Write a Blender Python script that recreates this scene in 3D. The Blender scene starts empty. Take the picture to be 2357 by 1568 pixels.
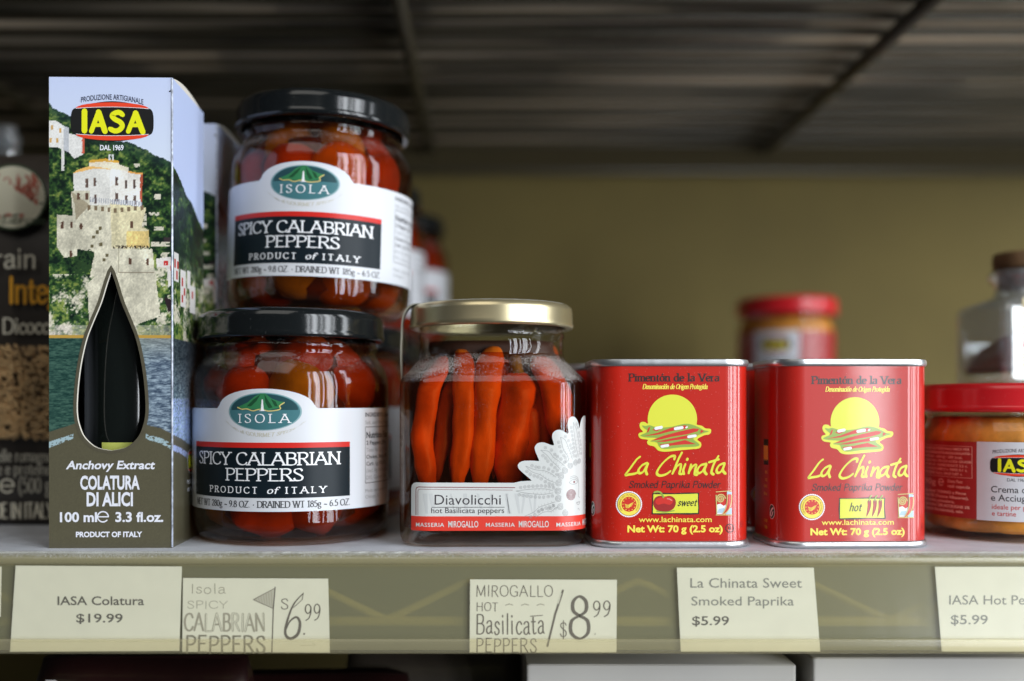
import bpy, bmesh, math, random
import numpy as np
from mathutils import Vector, Matrix, noise as mnoise
from mathutils.geometry import tessellate_polygon

SC = bpy.context.scene
COL = SC.collection
MM = 0.001
R = math.radians
pi = math.pi

# ------------------------------------------------------------------ camera, world, lamps, exposure
CAMX, CAMD, CAMZ = -11.3, 378.0, 54.8      # millimetres: camera eye in front of the shelf edge
K, U0, V0, UC, VC, UW = 0.165, 1110.0, 930.0, 1178.5, 784.0, 2357.0
def px(u, Y): return CAMX + (u - U0) * K * (CAMD + Y) / CAMD
def pz(v, Y): return CAMZ - (v - V0) * K * (CAMD + Y) / CAMD

cd = bpy.data.cameras.new('camera'); cam = bpy.data.objects.new('camera', cd); COL.objects.link(cam)
cam.location = (CAMX * MM, -CAMD * MM, CAMZ * MM); cam.rotation_euler = (pi / 2, 0, 0)
cd.sensor_width = 36; cd.lens = 36 * CAMD / (UW * K)
cd.shift_x = (UC - U0) / UW; cd.shift_y = (V0 - VC) / UW
cd.clip_start = 0.01; cd.clip_end = 50
cd.dof.use_dof = True; cd.dof.focus_distance = 0.381; cd.dof.aperture_fstop = 2.9
SC.camera = cam

W = bpy.data.worlds.new('World'); SC.world = W; W.use_nodes = True
W.node_tree.nodes['Background'].inputs[0].default_value = (0.62, 0.70, 0.78, 1)
W.node_tree.nodes['Background'].inputs[1].default_value = 0.04

def area(name, loc, target, sx, sy, power, col):
    l = bpy.data.lights.new(name, 'AREA'); l.shape = 'RECTANGLE'; l.size = sx; l.size_y = sy
    l.energy = power; l.color = col
    o = bpy.data.objects.new(name, l); COL.objects.link(o); o.location = loc
    o.rotation_euler = (Vector(target) - Vector(loc)).to_track_quat('-Z', 'Y').to_euler()
    return o
# shop windows along the right hand side behind the camera, and a weak overhead lamp added as soft fill
for i, (az, wd) in enumerate(((29, .07), (37, .20), (46, .07), (55, .26), (63, .06), (80, .24))):
    a = R(az); d = 1.9
    area('window_light', (d * math.sin(a), -d * math.cos(a), .40), (0, 0, .07), wd, 2.0, (7, 20, 7, 23, 6, 17)[i], (.90, .95, 1.0))
area('fill_light', (-.5, -1.5, 1.9), (0, 0.05, .05), 1.6, 1.2, 11, (1.0, .97, .90))

SC.view_settings.view_transform = 'Standard'; SC.view_settings.look = 'None'
SC.view_settings.exposure = 0.0; SC.view_settings.gamma = 1.0
SC.render.engine = 'CYCLES'
SC.cycles.use_denoising = True
SC.cycles.max_bounces = 14; SC.cycles.transparent_max_bounces = 48; SC.cycles.transmission_bounces = 10
SC.cycles.caustics_reflective = False; SC.cycles.caustics_refractive = False
SC.cycles.sample_clamp_indirect = 4.0

# ------------------------------------------------------------------ materials
def lin(c):
    return tuple(((x / 255) / 12.92 if x / 255 <= .04045 else ((x / 255 + .055) / 1.055) ** 2.4) for x in c)
def mat(name, col, rough=.5, metal=0.0, coat=0.0, spec=.5, bump=0.0, bscale=900, var=0.0, vscale=60, srgb=True):
    m = bpy.data.materials.new(name); m.use_nodes = True; nt = m.node_tree; b = nt.nodes['Principled BSDF']
    c = lin(col) if srgb else col
    b.inputs['Base Color'].default_value = (*c, 1); b.inputs['Roughness'].default_value = rough
    b.inputs['Metallic'].default_value = metal; b.inputs['Coat Weight'].default_value = coat
    b.inputs['Specular IOR Level'].default_value = spec
    if bump or var:
        tc = nt.nodes.new('ShaderNodeTexCoord')
    if var:
        n = nt.nodes.new('ShaderNodeTexNoise'); n.inputs['Scale'].default_value = vscale; n.inputs['Detail'].default_value = 6
        r = nt.nodes.new('ShaderNodeValToRGB')
        r.color_ramp.elements[0].position = .3; r.color_ramp.elements[1].position = .7
        r.color_ramp.elements[0].color = (*[x * (1 - var) for x in c], 1); r.color_ramp.elements[1].color = (*[min(1, x * (1 + var)) for x in c], 1)
        nt.links.new(tc.outputs['Object'], n.inputs['Vector']); nt.links.new(n.outputs['Fac'], r.inputs[0]); nt.links.new(r.outputs[0], b.inputs['Base Color'])
    if bump:
        n = nt.nodes.new('ShaderNodeTexNoise'); n.inputs['Scale'].default_value = bscale; n.inputs['Detail'].default_value = 3
        bp = nt.nodes.new('ShaderNodeBump'); bp.inputs['Strength'].default_value = bump; bp.inputs['Distance'].default_value = .0006
        nt.links.new(tc.outputs['Object'], n.inputs['Vector']); nt.links.new(n.outputs['Fac'], bp.inputs['Height']); nt.links.new(bp.outputs[0], b.inputs['Normal'])
    return m
def film(name, tint, rough=.03, refl=.05, diffuse=None, dmix=0.0, dust=0.0, wav=0.0, dcol=(.62, .62, .6), translucent=0.0, edge=None):
    """clear wall of a pack: tinted see-through, a mirror layer that grows at grazing angles, and dust specks"""
    m = bpy.data.materials.new(name); m.use_nodes = True; nt = m.node_tree; N = nt.nodes.new; L = nt.links.new
    nt.nodes.clear(); out = N('ShaderNodeOutputMaterial')
    tr = N('ShaderNodeBsdfTransparent'); tr.inputs[0].default_value = (*tint, 1)
    gl = N('ShaderNodeBsdfGlossy'); gl.inputs['Roughness'].default_value = rough
    lw = N('ShaderNodeLayerWeight'); lw.inputs[0].default_value = .5
    p = N('ShaderNodeMath'); p.operation = 'POWER'; p.inputs[1].default_value = 4.0
    ma = N('ShaderNodeMath'); ma.operation = 'MULTIPLY_ADD'; ma.inputs[1].default_value = .7; ma.inputs[2].default_value = refl
    L(lw.outputs['Facing'], p.inputs[0]); L(p.outputs[0], ma.inputs[0])
    if edge:   # longer way through the wall towards the silhouette
        pe = N('ShaderNodeMath'); pe.operation = 'POWER'; pe.inputs[1].default_value = 2.5; L(lw.outputs['Facing'], pe.inputs[0])
        mc = N('ShaderNodeMix'); mc.data_type = 'RGBA'; mc.inputs[6].default_value = (*tint, 1); mc.inputs[7].default_value = (*edge, 1); L(pe.outputs[0], mc.inputs[0]); L(mc.outputs[2], tr.inputs[0])
    base = tr.outputs[0]
    if diffuse:
        df = N('ShaderNodeBsdfDiffuse'); df.inputs[0].default_value = (*diffuse, 1); sh = df.outputs[0]
        if translucent:
            tl = N('ShaderNodeBsdfTranslucent'); tl.inputs[0].default_value = (*diffuse, 1)
            mt = N('ShaderNodeMixShader'); mt.inputs[0].default_value = translucent; L(sh, mt.inputs[1]); L(tl.outputs[0], mt.inputs[2]); sh = mt.outputs[0]
        mx = N('ShaderNodeMixShader'); mx.inputs[0].default_value = dmix; L(base, mx.inputs[1]); L(sh, mx.inputs[2]); base = mx.outputs[0]
    mx = N('ShaderNodeMixShader'); L(ma.outputs[0], mx.inputs[0]); L(base, mx.inputs[1]); L(gl.outputs[0], mx.inputs[2])
    res = mx.outputs[0]
    tc = N('ShaderNodeTexCoord')
    if wav:
        n = N('ShaderNodeTexNoise'); n.inputs['Scale'].default_value = 130; n.inputs['Detail'].default_value = 2
        mp = N('ShaderNodeMapping'); mp.inputs['Scale'].default_value = (1, 1, .3)
        bp = N('ShaderNodeBump'); bp.inputs['Strength'].default_value = wav; bp.inputs['Distance'].default_value = .001
        L(tc.outputs['Object'], mp.inputs[0]); L(mp.outputs[0], n.inputs['Vector']); L(n.outputs['Fac'], bp.inputs['Height']); L(bp.outputs[0], gl.inputs['Normal'])
    if dust:
        n = N('ShaderNodeTexNoise'); n.inputs['Scale'].default_value = 2300; n.inputs['Detail'].default_value = 2
        n2 = N('ShaderNodeTexNoise'); n2.inputs['Scale'].default_value = 75; n2.inputs['Detail'].default_value = 3
        L(tc.outputs['Object'], n.inputs['Vector']); L(tc.outputs['Object'], n2.inputs['Vector'])
        ad = N('ShaderNodeMath'); ad.operation = 'MULTIPLY_ADD'; ad.inputs[1].default_value = .45; L(n2.outputs['Fac'], ad.inputs[0]); L(n.outputs['Fac'], ad.inputs[2])
        ge = N('ShaderNodeNewGeometry'); sx = N('ShaderNodeSeparateXYZ'); L(ge.outputs['Normal'], sx.inputs[0])
        up = N('ShaderNodeMath'); up.operation = 'MAXIMUM'; up.inputs[1].default_value = 0; L(sx.outputs[2], up.inputs[0])
        ad2 = N('ShaderNodeMath'); ad2.operation = 'MULTIPLY_ADD'; ad2.inputs[1].default_value = .50; L(up.outputs[0], ad2.inputs[0]); L(ad.outputs[0], ad2.inputs[2])
        rp = N('ShaderNodeMapRange'); rp.inputs[1].default_value = 1.01; rp.inputs[2].default_value = 1.15; rp.inputs[3].default_value = 0; rp.inputs[4].default_value = dust
        L(ad2.outputs[0], rp.inputs[0])
        dd = N('ShaderNodeBsdfDiffuse'); dd.inputs[0].default_value = (*dcol, 1)
        m2 = N('ShaderNodeMixShader'); L(rp.outputs[0], m2.inputs[0]); L(res, m2.inputs[1]); L(dd.outputs[0], m2.inputs[2]); res = m2.outputs[0]
    L(res, out.inputs[0])
    return m
def dusty(m, amount=.5, scale=1500, lo=.66, hi=.72, col=(.6, .6, .58)):
    """scatter dust grains over an existing opaque material"""
    nt = m.node_tree; N = nt.nodes.new; L = nt.links.new
    out = [n for n in nt.nodes if n.type == 'OUTPUT_MATERIAL'][0]; src = out.inputs[0].links[0].from_socket
    tc = N('ShaderNodeTexCoord'); n = N('ShaderNodeTexNoise'); n.inputs['Scale'].default_value = scale; n.inputs['Detail'].default_value = 2
    L(tc.outputs['Object'], n.inputs['Vector'])
    rp = N('ShaderNodeMapRange'); rp.inputs[1].default_value = lo; rp.inputs[2].default_value = hi; rp.inputs[4].default_value = amount
    L(n.outputs['Fac'], rp.inputs[0]); dd = N('ShaderNodeBsdfDiffuse'); dd.inputs[0].default_value = (*col, 1)
    mx = N('ShaderNodeMixShader'); L(rp.outputs[0], mx.inputs[0]); L(src, mx.inputs[1]); L(dd.outputs[0], mx.inputs[2]); L(mx.outputs[0], out.inputs[0])
    return m
def vcol_mat(name, rough=.3, coat=.25):
    m = bpy.data.materials.new(name); m.use_nodes = True; nt = m.node_tree; b = nt.nodes['Principled BSDF']
    a = nt.nodes.new('ShaderNodeVertexColor'); a.layer_name = 'print'
    nt.links.new(a.outputs[0], b.inputs['Base Color']); b.inputs['Roughness'].default_value = rough; b.inputs['Coat Weight'].default_value = coat
    b.inputs['Coat Roughness'].default_value = .25
    return m

# ------------------------------------------------------------------ object helpers
def mesh_obj(name, verts, faces, midx, mats, parent=None, smooth=True, loc=(0, 0, 0), rot=(0, 0, 0)):
    me = bpy.data.meshes.new(name); me.from_pydata([(x * MM, y * MM, z * MM) for x, y, z in verts], [], faces)
    for m in (mats if isinstance(mats, (list, tuple)) else [mats]): me.materials.append(m)
    if midx is not None: me.polygons.foreach_set('material_index', midx)
    if smooth: me.polygons.foreach_set('use_smooth', [True] * len(me.polygons))
    me.update()
    o = bpy.data.objects.new(name, me); COL.objects.link(o)
    o.location = [c * MM for c in loc]; o.rotation_euler = rot
    if parent: o.parent = parent
    return o
def tag(o, label, cat, group=None):
    o['label'] = label; o['category'] = cat
    if group: o['group'] = group
    return o
def thing(name, label, cat, loc=(0, 0, 0), rotz=0, group=None, tilt=0):
    o = bpy.data.objects.new(name, None); COL.objects.link(o); o.empty_display_size = .01
    o.location = [c * MM for c in loc]; o.rotation_euler = (0, tilt, rotz)
    return tag(o, label, cat, group)
def kids(o): return [c for c in bpy.data.objects if c.parent == o]
def copy_tree(o, parent=None):
    ch = kids(o); c = o.copy(); COL.objects.link(c)
    if parent: c.parent = parent
    for k in ch: copy_tree(k, c)
    return c
def dup(o, loc, rotz=0, label=None, tilt=0):
    c = copy_tree(o); c.location = [x * MM for x in loc]; c.rotation_euler = (0, tilt, rotz)
    if label: c['label'] = label
    return c

class MB:
    def __init__(s): s.v = []; s.f = []; s.m = []
    def add(s, v, f, m=0):
        b = len(s.v); s.v += [tuple(p) for p in v]; s.f += [tuple(i + b for i in q) for q in f]; s.m += [m] * len(f)
    def lathe(s, prof, n=72, m=0, c=(0, 0, 0)):
        v = []; f = []
        for r, z in prof:
            v += [(c[0] + r * math.cos(2 * pi * k / n), c[1] + r * math.sin(2 * pi * k / n), c[2] + z) for k in range(n)]
        for i in range(len(prof) - 1):
            for k in range(n): f.append((i * n + k, i * n + (k + 1) % n, (i + 1) * n + (k + 1) % n, (i + 1) * n + k))
        s.add(v, f, m)
    def loft(s, rings, m=0, cap0=False, cap1=False):
        n = len(rings[0]); v = [p for r in rings for p in r]; f = []
        for i in range(len(rings) - 1):
            for k in range(n): f.append((i * n + k, i * n + (k + 1) % n, (i + 1) * n + (k + 1) % n, (i + 1) * n + k))
        if cap0: f.append(tuple(range(n - 1, -1, -1)))
        if cap1: f.append(tuple((len(rings) - 1) * n + k for k in range(n)))
        s.add(v, f, m)
    def box(s, x0, x1, y0, y1, z0, z1, m=0):
        v = [(x, y, z) for z in (z0, z1) for x, y in ((x0, y0), (x1, y0), (x1, y1), (x0, y1))]
        s.add(v, [(3, 2, 1, 0), (4, 5, 6, 7), (0, 1, 5, 4), (1, 2, 6, 5), (2, 3, 7, 6), (3, 0, 4, 7)], m)
    def tube(s, path, rad, n=10, m=0):
        P = [Vector(p) for p in path]; rings = []; up = Vector((.13, .31, .94))
        for i, p in enumerate(P):
            t = (P[min(i + 1, len(P) - 1)] - P[max(i - 1, 0)]).normalized()
            a = t.cross(up)
            if a.length < .1: a = t.cross(Vector((1, 0, 0)))
            a.normalize(); b = t.cross(a); r = rad[i] if isinstance(rad, (list, tuple)) else rad
            rings.append([tuple(p + a * r * math.cos(2 * pi * k / n) + b * r * math.sin(2 * pi * k / n)) for k in range(n)])
        s.loft(rings, m, True, True)
    def build(s, name, mats, parent=None, smooth=True, loc=(0, 0, 0), rot=(0, 0, 0), auto=None):
        o = mesh_obj(name, s.v, s.f, s.m, mats, parent, smooth, loc, rot)
        if auto is not None: o.data.set_sharp_from_angle(angle=R(auto))
        return o
def rrect(hw, hd, r, z, cy=0, n=8, cx=0):
    """rounded rectangle ring, counter clockwise seen from above"""
    pts = []
    for sx, sy, a0 in ((1, -1, -90), (1, 1, 0), (-1, 1, 90), (-1, -1, 180)):
        ex = min(.5, (hw - r) * .2, (hd - r) * .2)
        for k in range(-1, n + 2):
            a = R(a0 + 90 * min(max(k, 0), n) / n); s_ = ex * ((k < 0) - (k > n))
            pts.append((cx + sx * (hw - r) + r * math.cos(a) + s_ * math.sin(a), cy + sy * (hd - r) + r * math.sin(a) - s_ * math.cos(a), z))
    return pts
def spline(P, n=6, closed=False):
    out = []; m = len(P)
    if m < 3: return list(P)
    for i in range(m if closed else m - 1):
        if closed: a, b, c, d = P[i - 1], P[i], P[(i + 1) % m], P[(i + 2) % m]
        else: a, b, c, d = P[max(i - 1, 0)], P[i], P[i + 1], P[min(i + 2, m - 1)]
        for k in range(n):
            t = k / n
            out.append(tuple(.5 * (2 * b[j] + (c[j] - a[j]) * t + (2 * a[j] - 5 * b[j] + 4 * c[j] - d[j]) * t * t + (3 * b[j] - a[j] - 3 * c[j] + d[j]) * t ** 3) for j in range(len(b))))
    if not closed: out.append(tuple(P[-1]))
    return out

# ------------------------------------------------------------------ pen alphabet (skeletons), cap height 1
G = {}
def gl(ch, w, s):
    st = []
    for q in s.split('/'):
        q = q.strip(); sm = q.startswith('~')
        P = [tuple(float(t) for t in c.split(',')) for c in q.lstrip('~').split()]
        st.append((sm, P))
    G[ch] = (w, st)
for row in '''A|.74|0,0 .36,1/.36,1 .73,0/.14,.36 .58,.36
B|.62|.09,0 .09,1/~.09,1 .36,1 .52,.9 .52,.66 .36,.54 .09,.54/~.09,.54 .4,.53 .58,.4 .58,.14 .4,0 .09,0
C|.7|~.67,.78 .57,.95 .38,1 .14,.88 .03,.5 .14,.12 .38,0 .58,.06 .69,.22
D|.76|.09,0 .09,1/~.09,1 .4,1 .64,.85 .72,.5 .64,.15 .4,0 .09,0
E|.56|.09,0 .09,1/.09,1 .5,1/.09,.53 .43,.53/.09,0 .54,0
F|.52|.09,0 .09,1/.09,1 .5,1/.09,.53 .42,.53
G|.76|~.67,.78 .57,.95 .38,1 .14,.88 .03,.5 .14,.12 .38,0 .6,.06 .68,.16/.68,.42 .68,.06/.48,.42 .68,.42
H|.76|.09,0 .09,1/.67,0 .67,1/.09,.53 .67,.53
I|.22|.11,0 .11,1
J|.4|~.3,1 .3,.2 .22,.02 .08,0 .0,.1
K|.66|.09,0 .09,1/.6,1 .09,.46/.22,.58 .64,0
L|.54|.09,0 .09,1/.09,0 .52,0
M|.9|.09,0 .12,1/.12,1 .45,.08/.45,.08 .78,1/.78,1 .82,0
N|.78|.09,0 .09,1/.09,1 .69,0/.69,0 .69,1
O|.8|~.4,1 .15,.88 .04,.5 .15,.12 .4,0 .65,.12 .76,.5 .65,.88 .4,1
P|.58|.09,0 .09,1/~.09,1 .38,1 .54,.88 .55,.7 .46,.54 .3,.48 .09,.48
Q|.8|~.4,1 .15,.88 .04,.5 .15,.12 .4,0 .65,.12 .76,.5 .65,.88 .4,1/.45,.25 .75,-.12
R|.64|.09,0 .09,1/~.09,1 .38,1 .53,.88 .53,.68 .38,.52 .09,.52/.3,.52 .62,0
S|.52|~.46,.8 .4,.96 .26,1 .09,.93 .06,.74 .2,.58 .36,.46 .48,.28 .42,.06 .24,0 .09,.05 .03,.22
T|.62|.31,0 .31,1/.02,1 .6,1
U|.74|~.09,1 .09,.35 .14,.08 .37,0 .6,.08 .66,.35 .66,1
V|.7|.02,1 .35,0/.35,0 .68,1
W|1.0|.02,1 .28,0/.28,0 .5,1/.5,1 .73,0/.73,0 .98,1
X|.66|.04,1 .62,0/.6,1 .04,0
Y|.66|.02,1 .32,.48/.64,1 .32,.48/.32,.48 .32,0
Z|.6|.05,1 .56,1/.56,1 .04,0/.04,0 .57,0
a|.48|~.06,.54 .14,.64 .28,.66 .38,.58 .39,.4 .39,.12 .47,.02/~.39,.4 .2,.37 .05,.24 .07,.06 .2,0 .34,.08 .39,.18
b|.52|.09,1.05 .09,.02/~.09,.5 .22,.65 .4,.6 .48,.33 .4,.06 .24,0 .09,.12
c|.44|~.41,.52 .3,.66 .13,.58 .04,.33 .12,.07 .28,0 .42,.13
d|.54|.44,1.05 .44,0/~.44,.52 .3,.66 .12,.58 .04,.32 .12,.06 .26,0 .44,.14
e|.46|~.05,.38 .42,.38 .38,.58 .24,.66 .1,.58 .04,.33 .12,.07 .28,0 .42,.13
f|.34|~.4,.96 .3,1.05 .18,.95 .15,.75 .15,0/.02,.64 .32,.64
g|.5|~.42,.46 .35,.62 .2,.66 .07,.55 .08,.34 .2,.26 .35,.32 .42,.46/~.16,.28 .08,.15 .18,.06 .38,.02 .46,-.12 .36,-.28 .16,-.3 .04,-.18 .12,-.04/.36,.62 .5,.62
h|.54|.09,1.05 .09,0/~.09,.48 .24,.65 .38,.63 .45,.5 .45,0
i|.22|.11,.66 .11,0/.11,.88 .11,.95
j|.24|~.14,.66 .14,-.1 .08,-.28 -.04,-.28/.14,.88 .14,.95
k|.5|.09,1.05 .09,0/.42,.64 .09,.3/.19,.38 .47,0
l|.22|.11,1.05 .11,0
m|.82|.09,.66 .09,0/~.09,.48 .22,.65 .36,.63 .42,.48 .42,0/~.42,.48 .55,.65 .68,.63 .74,.48 .74,0
n|.54|.09,.66 .09,0/~.09,.48 .24,.65 .38,.63 .45,.5 .45,0
o|.5|~.25,.66 .1,.58 .04,.33 .1,.08 .25,0 .4,.08 .46,.33 .4,.58 .25,.66
p|.54|.09,.66 .09,-.3/~.09,.5 .24,.66 .41,.6 .49,.33 .41,.06 .25,0 .09,.14
q|.54|.45,.66 .45,-.3/~.45,.52 .3,.66 .12,.58 .04,.32 .12,.06 .26,0 .45,.14
r|.38|.09,.66 .09,0/~.09,.44 .2,.62 .33,.65
s|.4|~.36,.54 .28,.65 .14,.65 .07,.5 .18,.37 .32,.27 .36,.12 .24,0 .1,.02 .04,.14
t|.34|~.15,.86 .15,.16 .22,0 .34,.06/.02,.63 .31,.63
u|.54|~.09,.66 .09,.18 .16,.02 .3,.02 .44,.18/.44,.66 .44,0
v|.48|.02,.66 .24,0/.24,0 .46,.66
w|.72|.02,.66 .2,0/.2,0 .36,.66/.36,.66 .53,0/.53,0 .7,.66
x|.48|.04,.66 .44,0/.42,.66 .04,0
y|.48|.02,.66 .25,.02/~.46,.66 .25,.02 .14,-.24 .02,-.28
z|.44|.05,.65 .4,.65/.4,.65 .04,0/.04,0 .42,0
0|.54|~.27,1 .11,.86 .05,.5 .11,.14 .27,0 .43,.14 .49,.5 .43,.86 .27,1
1|.36|.2,1 .2,0/.05,.84 .2,1
2|.52|~.06,.76 .14,.95 .28,1 .43,.9 .44,.7 .3,.42 .05,.02/.05,.02 .49,.02
3|.5|~.07,.88 .24,1 .42,.88 .4,.65 .22,.54/~.22,.54 .42,.46 .46,.22 .36,.03 .2,0 .05,.12
4|.54|.38,0 .38,1/.38,1 .03,.3/.03,.3 .52,.3
5|.5|.12,.98 .44,.98/.12,.98 .1,.56/~.1,.56 .26,.62 .42,.52 .46,.3 .36,.06 .2,0 .05,.1
6|.52|~.42,.98 .2,.84 .07,.5 .08,.16 .26,0 .43,.12 .45,.38 .3,.56 .12,.46 .07,.3
7|.5|.05,.98 .47,.98/.47,.98 .18,0
8|.52|~.26,.54 .11,.66 .11,.88 .26,1 .41,.88 .41,.66 .26,.54/~.26,.54 .07,.42 .06,.14 .26,0 .46,.14 .45,.42 .26,.54
9|.52|~.1,.02 .32,.16 .45,.5 .44,.84 .26,1 .09,.88 .07,.62 .22,.44 .4,.54 .45,.7
.|.2|.1,0 .1,.1
,|.2|.12,.08 .06,-.14
:|.2|.1,0 .1,.1/.1,.5 .1,.6
~|.5|~.04,.28 .14,.4 .26,.34 .38,.28 .48,.4
-|.36|.05,.36 .31,.36
/|.5|.02,-.1 .48,1.1
(|.3|~.26,1.1 .1,.8 .06,.4 .1,.05 .26,-.22
)|.3|~.04,1.1 .2,.8 .24,.4 .2,.05 .04,-.22
•|.36|.18,.3 .18,.48
$|.52|~.46,.8 .4,.93 .26,.97 .09,.9 .06,.72 .2,.57 .36,.46 .48,.28 .42,.08 .24,.02 .09,.08 .03,.22/.26,1.12 .26,-.12
&|.7|~.64,.02 .2,.7 .26,.96 .42,.96 .44,.76 .1,.42 .06,.14 .22,0 .44,.06 .62,.42
|.3|'''.split('\n'):
    a = row.split('|')
    if len(a) == 3 and a[0]: gl(*[a[0], float(a[1]), a[2]])
G[' '] = (.3, [])
gl('ɑ', .5, '~.42,.58 .28,.66 .1,.56 .04,.3 .1,.05 .24,.02 .36,.2 .42,.5/~.43,.66 .41,.25 .44,.04 .54,.08')
_w, _s = G['o']; G['ó'] = (_w, _s + [(False, [(.22, .8), (.36, 1.02)])])

class Art:
    """flat printed artwork in millimetres; every colour is its own thin layer, later bent onto the pack"""
    def __init__(s): s.v = []; s.f = []; s.m = []; s.mats = []; s.eps = 0
    def mi(s, m):
        if m not in s.mats: s.mats.append(m)
        return s.mats.index(m)
    def raw(s, P, F, m, L):
        b = len(s.v); d = L * .03
        s.v += [(p[0], p[1], d) for p in P]
        k = s.mi(m)
        for q in F:
            a = 0
            for i in range(len(q)):
                x0, y0 = P[q[i]][:2]; x1, y1 = P[q[(i + 1) % len(q)]][:2]; a += x0 * y1 - x1 * y0
            if abs(a) < 1e-9: continue
            s.f.append(tuple(i + b for i in (q if a > 0 else q[::-1]))); s.m.append(k)
    def poly(s, loops, m, L):
        if not isinstance(loops[0][0], (tuple, list)): loops = [loops]
        T = tessellate_polygon([[Vector((p[0], p[1], 0)) for p in l] for l in loops])
        s.raw([p for l in loops for p in l], T, m, L)
    def rect(s, x0, x1, y0, y1, m, L): s.raw([(x0, y0), (x1, y0), (x1, y1), (x0, y1)], [(0, 1, 2, 3)], m, L)
    def ell(s, cx, cy, rx, ry, m, L, n=40):
        s.raw([(cx + rx * math.cos(2 * pi * k / n), cy + ry * math.sin(2 * pi * k / n)) for k in range(n)], [tuple(range(n))], m, L)
    def ring(s, cx, cy, rx, ry, w, m, L, n=40, a0=0, a1=360):
        k = max(3, int(n * (a1 - a0) / 360))
        P = [(cx + rx * math.cos(R(a0 + (a1 - a0) * i / k)), cy + ry * math.sin(R(a0 + (a1 - a0) * i / k))) for i in range(k + 1)]
        s.stroke(P, w, m, L, caps=False)
    def spiral(s, cx, cy, r, turns, w, m, L, a0=0, asp=1):
        n = int(turns * 14); P = [(cx + asp * r * (1 - .9 * i / n) * math.cos(a0 + 2 * pi * turns * i / n), cy + r * (1 - .9 * i / n) * math.sin(a0 + 2 * pi * turns * i / n)) for i in range(n + 1)]
        s.stroke(P, w, m, L, caps=False)
    def stroke(s, P, w, m, L, caps=True, pen=None, warp=None):
        """pen=(thin, thick, nib angle): broad pen; else round line of width w"""
        s.eps = (s.eps + 1) % 9; L = L + s.eps * .09
        Q = [Vector((p[0], p[1])) for p in P]; Q = [q for i, q in enumerate(Q) if i == 0 or (q - Q[i - 1]).length > 1e-6]
        if len(Q) < 2: return
        n = len(Q); V = []; F = []
        for i, q in enumerate(Q):
            t0 = (q - Q[i - 1]).normalized() if i else (Q[1] - q).normalized()
            t1 = (Q[i + 1] - q).normalized() if i < n - 1 else t0
            t = (t0 + t1); t = t.normalized() if t.length > 1e-6 else t0
            c = max(.5, t.dot(t0)); nn = Vector((-t.y, t.x))
            ww = w[i] if isinstance(w, (list, tuple)) else w
            if pen: ww = pen[0] + (pen[1] - pen[0]) * abs(t.x * math.sin(pen[2]) - t.y * math.cos(pen[2]))
            h = ww / 2 / c
            V += [tuple(q + nn * h), tuple(q - nn * h)]
            if caps and i in (0, n - 1):
                e = -t if i == 0 else t; b = len(V); k = 3
                V += [tuple(q + nn * (ww / 2) * math.cos(pi * j / (k + 1)) + e * (ww / 2) * math.sin(pi * j / (k + 1))) for j in range(1, k + 1)]
                F.append(tuple([b - 2] + list(range(b, b + k)) + [b - 1]))
        idx = []; p = 0
        for i in range(n):
            idx.append(p); p += 2 + (3 if caps and i in (0, n - 1) else 0)
        for i in range(n - 1): F.append((idx[i], idx[i] + 1, idx[i + 1] + 1, idx[i + 1]))
        if warp: V = [warp(*q) for q in V]
        s.raw(V, F, m, L)
    def pen(s, txt, x, y, h, m, L, width=None, thick=.14, thin=.045, nib=.25, serif=.0, slant=0, track=.06, align='c', warp=None, caps=None, jit=0, rnd=None):
        """lettering drawn with the pen alphabet; width = full width in mm, x = centre (or left with align='l')"""
        adv = 0; pos = []
        for ch in txt:
            pos.append(adv); adv += G[ch][0] + track
        adv -= track; sx = (width / adv) if width else h
        x0 = x - (adv * sx / 2 if align == 'c' else 0)
        caps = (serif == 0) if caps is None else caps
        rr = rnd or random.Random(5)
        for ch, p in zip(txt, pos):
            jy = rr.uniform(-jit, jit); jx = rr.uniform(-jit, jit) * .6; ja = rr.uniform(-jit, jit) * .8
            def tr(a, b): return (x0 + (p + a + jx) * sx + slant * b * h + ja * b * h, y + (b + jy) * h)
            for sm, P in G[ch][1]:
                Q = spline(P, 5) if sm else P
                Q = [tr(*q) for q in Q]
                s.stroke(Q, thick * h, m, L, caps=caps, pen=(thin * h, thick * h, nib), warp=warp)
                if serif:
                    for e, nb in ((0, 1), (-1, -2)):
                        ex, ey = P[e]; nx, ny = P[nb]
                        if abs(ny - ey) > abs(nx - ex) * 1.0 and min(abs(ey), abs(ey - 1), abs(ey - .66), abs(ey - 1.05), abs(ey + .3)) < .03 and abs(ny - ey) > .2:
                            if ey in (0.0, -.3) or ey in (1.0, 1.05) or (ey == .66):
                                hw = thick * .5 * h / sx; lo = -serif - hw; hi = hw + serif if not (ey in (.66, 1.05)) else hw
                                s.stroke([tr(ex + lo, ey), tr(ex + hi, ey)], thin * h * 1.3, m, L, caps=False, warp=warp)
    def sans(s, txt, x, y, h, m, L, width=None, bold=0, slant=0, align='c', warp=None, space=1.0):
        c = bpy.data.curves.new('lettering', 'FONT'); c.body = txt; c.offset = bold; c.resolution_u = 3; c.space_character = space
        o = bpy.data.objects.new('lettering', c); COL.objects.link(o)
        me = bpy.data.meshes.new_from_object(o.evaluated_get(bpy.context.evaluated_depsgraph_get()))
        P = [tuple(v.co[:2]) for v in me.vertices]; F = [tuple(p.vertices) for p in me.polygons]
        bpy.data.objects.remove(o); bpy.data.curves.remove(c); bpy.data.meshes.remove(me)
        if not P: return
        xa = min(p[0] for p in P); xb = max(p[0] for p in P); sy = h / (.727 + 1.2 * bold)
        sx = width / (xb - xa) if width else sy
        x0 = x - (0 if align == 'l' else (xb - xa) * sx / 2)
        Q = [(x0 + (a - xa) * sx + slant * b * sy, y + (b + bold * .6) * sy) for a, b in P]
        if warp: Q = [warp(*q) for q in Q]
        s.raw(Q, F, m, L)
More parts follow.
